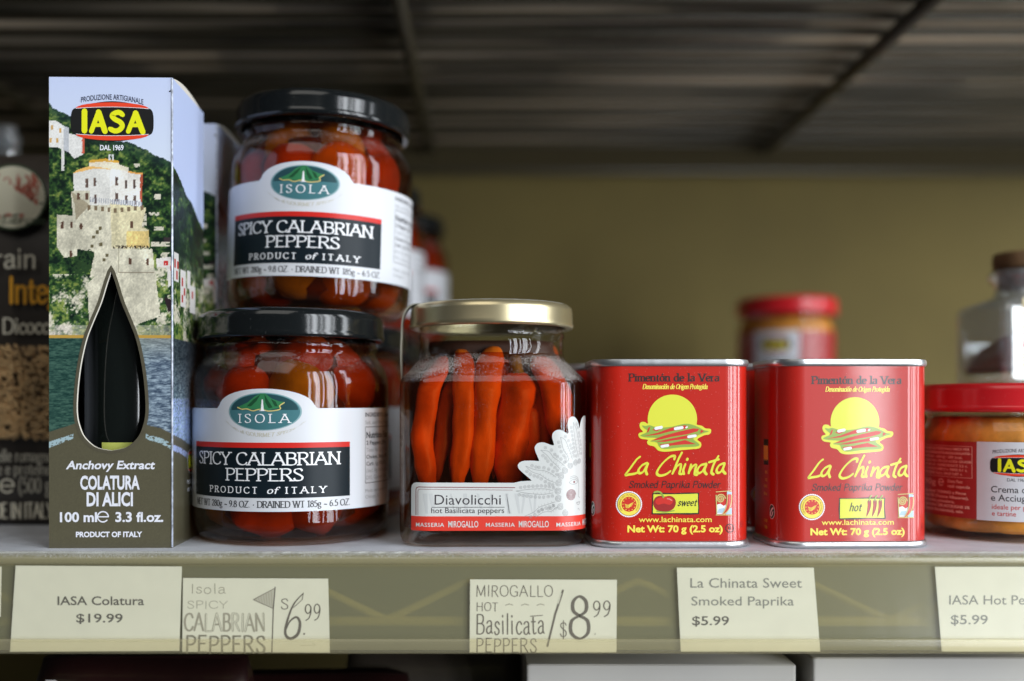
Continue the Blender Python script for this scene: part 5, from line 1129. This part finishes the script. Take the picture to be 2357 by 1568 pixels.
# ------------------------------------------------------------------ red lidded jars of fish paste
def paste_jar(label, loc, rz):
    t = thing('paste_jar', label, 'jar', loc, rz, 'red lidded paste jars')
    gs = lathe_obj('glass', [(.01, 1.4), (24, 1), (28, 0), (30.6, .6), (32, 3), (32.4, 6), (32.4, 41), (31.8, 44.5), (30.4, 47), (29.8, 49), (30.2, 50), (29.6, 51), (29.4, 60)], M['glass'], t, n=96)
    b = MB(); b.lathe([(.01, 3.6), (28, 3.4), (30.6, 5), (31.2, 8), (31.2, 41), (30.4, 44), (29.2, 46.2), (28.6, 48.4), (27, 49.6), (.01, 49.6)], 72)
    b.v = [(x * (1 + .022 * mnoise.noise(Vector((x, y, z * 1.3)) * .16)), y * (1 + .022 * mnoise.noise(Vector((x + 5, y, z * 1.3)) * .16)), z + .6 * mnoise.noise(Vector((x, y, z)) * .2)) for x, y, z in b.v]
    o = b.build('fish_paste', M['paste'], t); o['kind'] = 'stuff'
    lathe_obj('lid', [(30, 51.8), (32.6, 51.5), (33.7, 52.0), (33.95, 53), (33.6, 53.8), (33.4, 54.4), (33.3, 60.2), (32.9, 62.0), (31.8, 63.0), (30.6, 63.1), (29.4, 62.3), (.01, 62.1)], M['red_lid'], t, n=96)
    A = Art(); g = M
    A.rect(-74, 50, 8.9, 39.7, g['paste_red'], 1); A.rect(-13.4, 17, 8.7, 39.8, g['label'], 2)
    mm = .0775; X8 = lambda x: (x - 508) * mm * .99
    Z8 = lambda y: 8.9 + (1400 - y) * 30.8 / 390
    arc = lambda x, y: (x, y - .010 * (x - 1) ** 2)
    A.sans('PRODUZIONE ARTIGIANALE', 1.0, Z8(1058), 1.45, g['dark_txt'], 3, width=17.2, warp=arc)
    emblem(A, 1.6, Z8(1124), 20.2, 8.8, 3); A.sans('DAL 1969', .8, Z8(1203), 1.3, g['dark_txt'], 3, width=6.6)
    A.sans('Crema di Tonno', X8(402), Z8(1260), 2.7, g['dark_txt'], 3, width=23.5, align='l', bold=.005); A.sans('e Acciughe', X8(402), Z8(1302), 2.7, g['dark_txt'], 3, width=15.5, align='l', bold=.005)
    A.sans('ideale per pasta', X8(406), Z8(1343), 2.0, g['print_red'], 3, width=16, align='l'); A.sans('e tartine', X8(406), Z8(1376), 2.0, g['print_red'], 3, width=8.4, align='l')
    x0 = -41.6; P_ = g['paste_txt']
    for a in ((x0, -15.2, 37.6), (x0, -15.2, 34.6), (x0, -15.2, 25.0)): A.rect(a[0], a[1], a[2], a[2] + .14, P_, 2)
    A.rect(-15.3, -15.1, 25.0, 37.6, P_, 2)
    for k, (s, w_) in enumerate((('VALORI NUTRIZIONALI MEDI PER', 25), ('100g DI PRODOTTO SGOCCIOLATO', 25), ('ENERGIA 1630 kJ / 389 kcal,', 22), ('GRASSI 34,9 g, DI CUI ACIDI GRASSI', 25.5), ('SATURI 1,8 g. CARBOIDRATI 3,2 g,', 24), ('DI CUI ZUCCHERI 0 g. FIBRE 0,1 g,', 24), ('PROTEINE 15,6 g, SALE 0,87 g.', 22))): A.sans(s, x0 + .5, 36.0 - k * 1.68, 1.0, P_, 2, width=w_, align='l', bold=.02)
    A.sans('90g', x0, 21.4, 2.5, P_, 2, width=9, align='l'); emark(A, x0 + 12.2, 21.3, 2.6, P_, 2); A.sans('Zona Fao:', -26, 22.8, 1.2, P_, 2, width=7, align='l', bold=.015); A.sans('vedi capsula', -26, 20.8, 1.2, P_, 2, width=10, align='l', bold=.015)
    for k, (s, w_) in enumerate((('Ingredienti: TONNO a Pinne', 24), ('Gialle 75% (Thunnus Albacares),', 25), ('olio di oliva, pomodoro,', 19), ('peperoncino 7,5% ACCIUGHE 3%', 25.5), ('(Engraulis Encrasicolus), sale.', 23))): A.sans(s, x0, 18.2 - k * 1.85, 1.15, P_, 2, width=w_, align='l', bold=.025)
    A.build('label', gs, cyl(32.55), steps(-74, 50, 1.9))
    return t
M['paste_red'] = mat('paste_label_red', (0.34, 0.018, 0.016), .4, coat=.2, srgb=False); M['paste_txt'] = mat('paste_label_text', (0.85, 0.56, 0.44), .5, srgb=False)
pj = paste_jar('red lidded jar of orange fish paste at the right end of the front row', (px(2318, 40), 41, 0), R(-22.5))
dup(pj, (236, 112, 0), R(-25), 'red lidded paste jar hidden behind the front one, under the corked bottle')
dup(pj, (px(1810, 306), 306, 0), R(-25), 'blurred red lidded paste jar at the bottom of the far stack of two')
dup(pj, (px(1810, 306), 306, 63.2), R(-32), 'blurred red lidded paste jar on top of the far stack of two')

# ------------------------------------------------------------------ corked glass bottle with saffron
t = thing('spice_bottle', 'square clear glass bottle with a cork and dark red spice, standing behind the paste jar', 'bottle', (253.5, 106, 63.4), R(0))
b = MB(); b.loft([rrect(h, h, min(r, h - .001), z, n=8) for h, r, z in ((21, 4, 0), (24, 4.5, 1.5), (24.3, 4.5, 4), (24.3, 4.5, 36), (23.3, 5, 39), (18, 8, 41.5), (14.6, 14.5, 43.5), (14.2, 14.1, 49), (16.5, 16.4, 51), (17.4, 17.3, 53), (16.8, 16.7, 55.5), (13.5, 13.4, 56.2), (12.8, 12.7, 50), (12.8, 12.7, 42.6), (16.6, 7, 40), (21.6, 4, 37.4), (22.4, 4, 35), (22.4, 4, 9), (20, 4, 7.4))], 0, True, True); gs = b.build('glass', M['clear'], t)
lathe_obj('cork', [(.01, 47), (12.4, 47), (12.6, 56), (14.6, 56.6), (15, 58), (15, 63.5), (14.2, 64.6), (.01, 64.6)], M['cork'], t, n=48)
A = Art(); A.rect(-15, 40, 6.5, 40.5, M['cream'], 1); A.rect(-15, 40, 17.5, 24, M['print_red'], 2); A.rect(-15, 40, 19.5, 22, M['bag_cream'], 3); A.build('label', gs, rrmap(24.45, 24.45, 4.6), steps(19, 27, .8))
b = MB(); n = 26; rings = []
for j, (q, z) in enumerate(((1, 9), (1, 13), (.94, 19), (.78, 24), (.5, 27.5), (.1, 29))):
    rings.append([(x * q + 2.5 * (1 - q), y * q - 6 * (1 - q) , z + (7 * (x / 21) if 0 < j else 0) * q + 1.5 * mnoise.noise(Vector((x, y, z)) * .3)) for x, y, z in rrect(21, 21, 4, z, n=6)])
b.loft(rings, 0, True, True); o = b.build('saffron', M['saffron'], t); o['kind'] = 'stuff'

# ------------------------------------------------------------------ brown bag of grain
BX, BY = px(43, 70), 92.0
t = thing('grain_bag', 'dark brown bag of grain with a clear window and oval badge, behind the carton', 'bag', (BX, BY, 0))
b = MB(); rings = []
for z, hw, hd, r in ((0, 38, 18, 8), (3, 41, 21, 9), (30, 42, 22, 10), (85, 42, 22, 10), (140, 42, 19.5, 9), (160, 41.5, 12, 6), (168, 41, 4, 2.5), (172, 41, 1.6, .8)): rings.append([(x + .6 * mnoise.noise(Vector((x, y, z)) * .05), y + 1.0 * mnoise.noise(Vector((x, y + 50, z)) * .06) * (1 if z > 4 else 0), z) for x, y, z in rrect(hw, hd, r, z, n=6)])
b.loft(rings, 0, True, True); BGB = b.build('bag_body', M['bag'], t)
kk = K * (CAMD + 70) / CAMD
bx_ = lambda u: (u - 43) * kk
bz_ = lambda w: pz(w, 70)
A = Art(); g = M
A.ell(bx_(32), bz_(455), 79 * kk, 76 * kk, g['bag_green'], 1, 48); A.ell(bx_(32), bz_(455), 74 * kk, 71 * kk, g['bag_cream'], 2, 48)
A.ell(bx_(30), bz_(440), 62 * kk, 42 * kk, g['bag_cream'], 3)
rr = random.Random(8)
for k in range(64): 
    x, y = rr.uniform(-30, 92), rr.uniform(402, 478)
    if abs(x - 32) > 62: continue
    A.stroke(spline([(bx_(x), bz_(y)), (bx_(x + rr.uniform(-9, 9)), bz_(y + 10)), (bx_(x + rr.uniform(-9, 9)), bz_(y + 24))], 3), rr.uniform(.6, 1.5), g['bag_red'], 4)
for x, y, r in ((28, 440, 9), (20, 418, 5)): A.ell(bx_(x), bz_(y), r * kk, r * kk * 1.2, g['bag_cream'], 5, 20)
A.stroke(spline([(bx_(-40), bz_(492)), (bx_(30), bz_(497)), (bx_(100), bz_(470))], 6), 1.3, g['bag_green'], 4)
A.pen("ellɑ d,ɑbruzzo".replace(',', '.'), bx_(34), bz_(517), 17 * kk, g['bag_green'], 5, width=145 * kk, thick=.16, thin=.09)
BPM = lambda x, y, d: (x, -22.6 - d - .9 * (1 if 12 < y < 140 else .5), y)
A.build('badge', BGB, BPM, smooth=False); A = Art()
A.pen('Grain', bx_(16), bz_(618), 44 * kk, g['bag_text'], 1, width=140 * kk, thick=.13, thin=.09)
A.pen('Integrale', bx_(24), bz_(698), 58 * kk, g['bag_orange'], 1, width=205 * kk, thick=.14, thin=.1, align='l')
A.pen('a Dicocco', bx_(-22), bz_(768), 34 * kk, g['bag_text'], 1, width=158 * kk, thick=.14, thin=.1, align='l')
A.build('title_print', BGB, BPM, smooth=False); A = Art()
for s, v_, x_, w_, m_ in (('Particelle romagnole', 1062, 40, 200, 'bag_dim'), ('fibre e proteine', 1092, 40, 160, 'bag_dim'), ('(500 g)', 1133, 88, 84, 'bag_dim'), ('MADE IN ITALY', 1192, 38, 172, 'bag_text')): A.pen(s, bx_(x_), bz_(v_), (26 if s[0] not in 'M(' else 34) * kk, g[m_], 1, width=w_ * kk, thick=.13, thin=.09, jit=.02)
emark(A, bx_(20), bz_(1133), 30 * kk, g['bag_text'], 1)
A.build('small_print', BGB, BPM, smooth=False)
b = MB(); rr = random.Random(4)
z0, z1 = bz_(1010), bz_(795)
for k in range(1300):
    x, z, y = rr.uniform(-40, 40), rr.uniform(z0 + 1, z1 - 1), rr.uniform(-2.6, .4); a = rr.gauss(-.9, .7); l_, w_ = rr.uniform(1.9, 2.6), rr.uniform(.8, 1.1); rg = []
    for j in range(7):
        th = pi * j / 6; c = -math.cos(th) * l_; s = math.sin(th) * w_ + .02
        rg.append([(x + c * math.cos(a) - s * math.cos(2 * pi * q / 6) * math.sin(a), y + s * math.sin(2 * pi * q / 6), z + c * math.sin(a) + s * math.cos(2 * pi * q / 6) * math.cos(a)) for q in range(6)])
    b.loft(rg)
o = b.build('grain', M['grain'], None, loc=(BX, BY - 23.6, 0)); o['kind'] = 'stuff'; tag(o, 'pale brown grain showing through the window of the brown bag', 'grain')
b = MB(); b.box(-40, 40, -22.4, -22.2, z0, z1); b.build('window_back', mat('bag_inside', (.10, .06, .03), .7, srgb=False), t)
b = MB(); n = 24; v = [(-42 + 84 * i / n, -28.2 + .8 * mnoise.noise(Vector((i * .5, j * .7, 0))), z0 - 2 + (z1 - z0 + 4) * j / 12) for j in range(13) for i in range(n + 1)]
b.add(v, [(j * (n + 1) + i, j * (n + 1) + i + 1, (j + 1) * (n + 1) + i + 1, (j + 1) * (n + 1) + i) for j in range(12) for i in range(n)]); b.build('window_film', M['bag_film'], t)
t = thing('oil_cruet', 'small pale clear bottle top showing above the grain bag at the left edge', 'bottle', (px(18, 150), 150, 0))
lathe_obj('glass', [(.01, 0), (20, 0), (22, 3), (22, 140), (16, 162), (7, 174), (6, 192), (6.8, 193), (6.8, 197), (.01, 197)], M['clear'], t)
lathe_obj('stopper', [(.01, 190), (4, 190), (4, 197), (5, 197.4), (5, 202), (.01, 202.5)], M['clear'], t)

# ------------------------------------------------------------------ goods on the shelf below
def goods_box(name, label, x0, x1, y0, y1, z0, z1, m, rz=0, cat='box', group=None, tilt=0):
    t = thing(name, label, cat, ((x0 + x1) / 2, (y0 + y1) / 2, z0), R(rz), group, tilt); w, d, h = (x1 - x0) / 2, (y1 - y0) / 2, z1 - z0
    b = MB(); b.loft([rrect(w - q, d - q, 1.2, z, n=3) for q, z in ((.5, 0), (0, .5), (0, h - .5), (.5, h))], 0, True, True); t = b.build('box_body', M[m], t, auto=40)
    b = MB(); b.box(-w + .6, w - .6, -.4, .4, h - .05, h + .12); b.build('flap_seam', M['card_in'], t, smooth=False); return t
goods_box('carton', 'grey white carton under the shelf edge, left of the other white carton', px(1211, 12), px(1834, 12), 12, 80, -180, pz(1530, 12), 'grey_box', -.15, 'carton', 'white cartons on the shelf below')
goods_box('carton', 'grey white carton under the shelf edge, cut off at the right', px(1868, 8), px(1868, 8) + 130, 8, 80, -180, pz(1514, 8), 'grey_box', .3, 'carton', 'white cartons on the shelf below')
def pillow(name, label, x, y, z0, w, d, h, m, seed, cat='bag', patch=None):
    b = MB(); rings = []
    for k in range(15):
        q = k / 14; s = (1 - abs(2 * q - 1) ** 3.2) ** .5 if 0 < q < 1 else .05
        rings.append([(px_ * 1, py_ * (.25 + .75 * s) * (1 + .18 * mnoise.noise(Vector((px_ * .06 + seed, q * 5, py_ * .06)))), z + 3 * mnoise.noise(Vector((px_ * .05, seed, q * 4)))) for px_, py_, z in rrect(w * (.93 + .07 * s), d, d * .6, z0 + h * q, n=6)])
    t = thing(name, label, cat, (x, y, 0)); b.loft(rings, 0, True, True); b.build('bag_body', M[m], t)
    if patch: patch(t)
    return t
def patch(t):
    b = MB(); v = []
    for i in range(9):
        for j in range(7): v.append((-34 + 4.2 * i + j * 1.2, -17 - .8 * math.sin(i * .5) - .4 * j, -53 - .5 * j * 3 + i * -.9 + 2.0 * mnoise.noise(Vector((i * .6, j * .5, 0)))))
    b.add(v, [(i * 7 + j, (i + 1) * 7 + j, (i + 1) * 7 + j + 1, i * 7 + j + 1) for i in range(8) for j in range(6)]); o = b.build('paper_label', mat('bag_label', (.36, .33, .33), .5, srgb=False), t)
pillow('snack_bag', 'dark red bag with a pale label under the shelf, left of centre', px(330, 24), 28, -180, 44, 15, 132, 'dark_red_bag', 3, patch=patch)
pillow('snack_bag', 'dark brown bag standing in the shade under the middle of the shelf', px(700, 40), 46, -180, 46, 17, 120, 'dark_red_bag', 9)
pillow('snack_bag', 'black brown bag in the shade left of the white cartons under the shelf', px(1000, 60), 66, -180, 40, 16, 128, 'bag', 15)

# ------------------------------------------------------------------ goods on the overhead shelf, their bottoms showing through the wires
def round_goods(label, x, y, r, m, h=90):
    t = thing('storage_jar', label, 'jar', (x, y, UZ + 3.7), 0, 'goods on the overhead shelf')
    lathe_obj('jar_body', [(.01, 2), (r * .8, 2), (r * .9, 0), (r, 2), (r, h - 12), (r * .9, h - 8)], M[m], t, n=40); lathe_obj('lid', [(r * .88, h - 10), (r * .94, h - 9.8), (r * .94, h), (.01, h)], M['black_lid'], t, n=40)

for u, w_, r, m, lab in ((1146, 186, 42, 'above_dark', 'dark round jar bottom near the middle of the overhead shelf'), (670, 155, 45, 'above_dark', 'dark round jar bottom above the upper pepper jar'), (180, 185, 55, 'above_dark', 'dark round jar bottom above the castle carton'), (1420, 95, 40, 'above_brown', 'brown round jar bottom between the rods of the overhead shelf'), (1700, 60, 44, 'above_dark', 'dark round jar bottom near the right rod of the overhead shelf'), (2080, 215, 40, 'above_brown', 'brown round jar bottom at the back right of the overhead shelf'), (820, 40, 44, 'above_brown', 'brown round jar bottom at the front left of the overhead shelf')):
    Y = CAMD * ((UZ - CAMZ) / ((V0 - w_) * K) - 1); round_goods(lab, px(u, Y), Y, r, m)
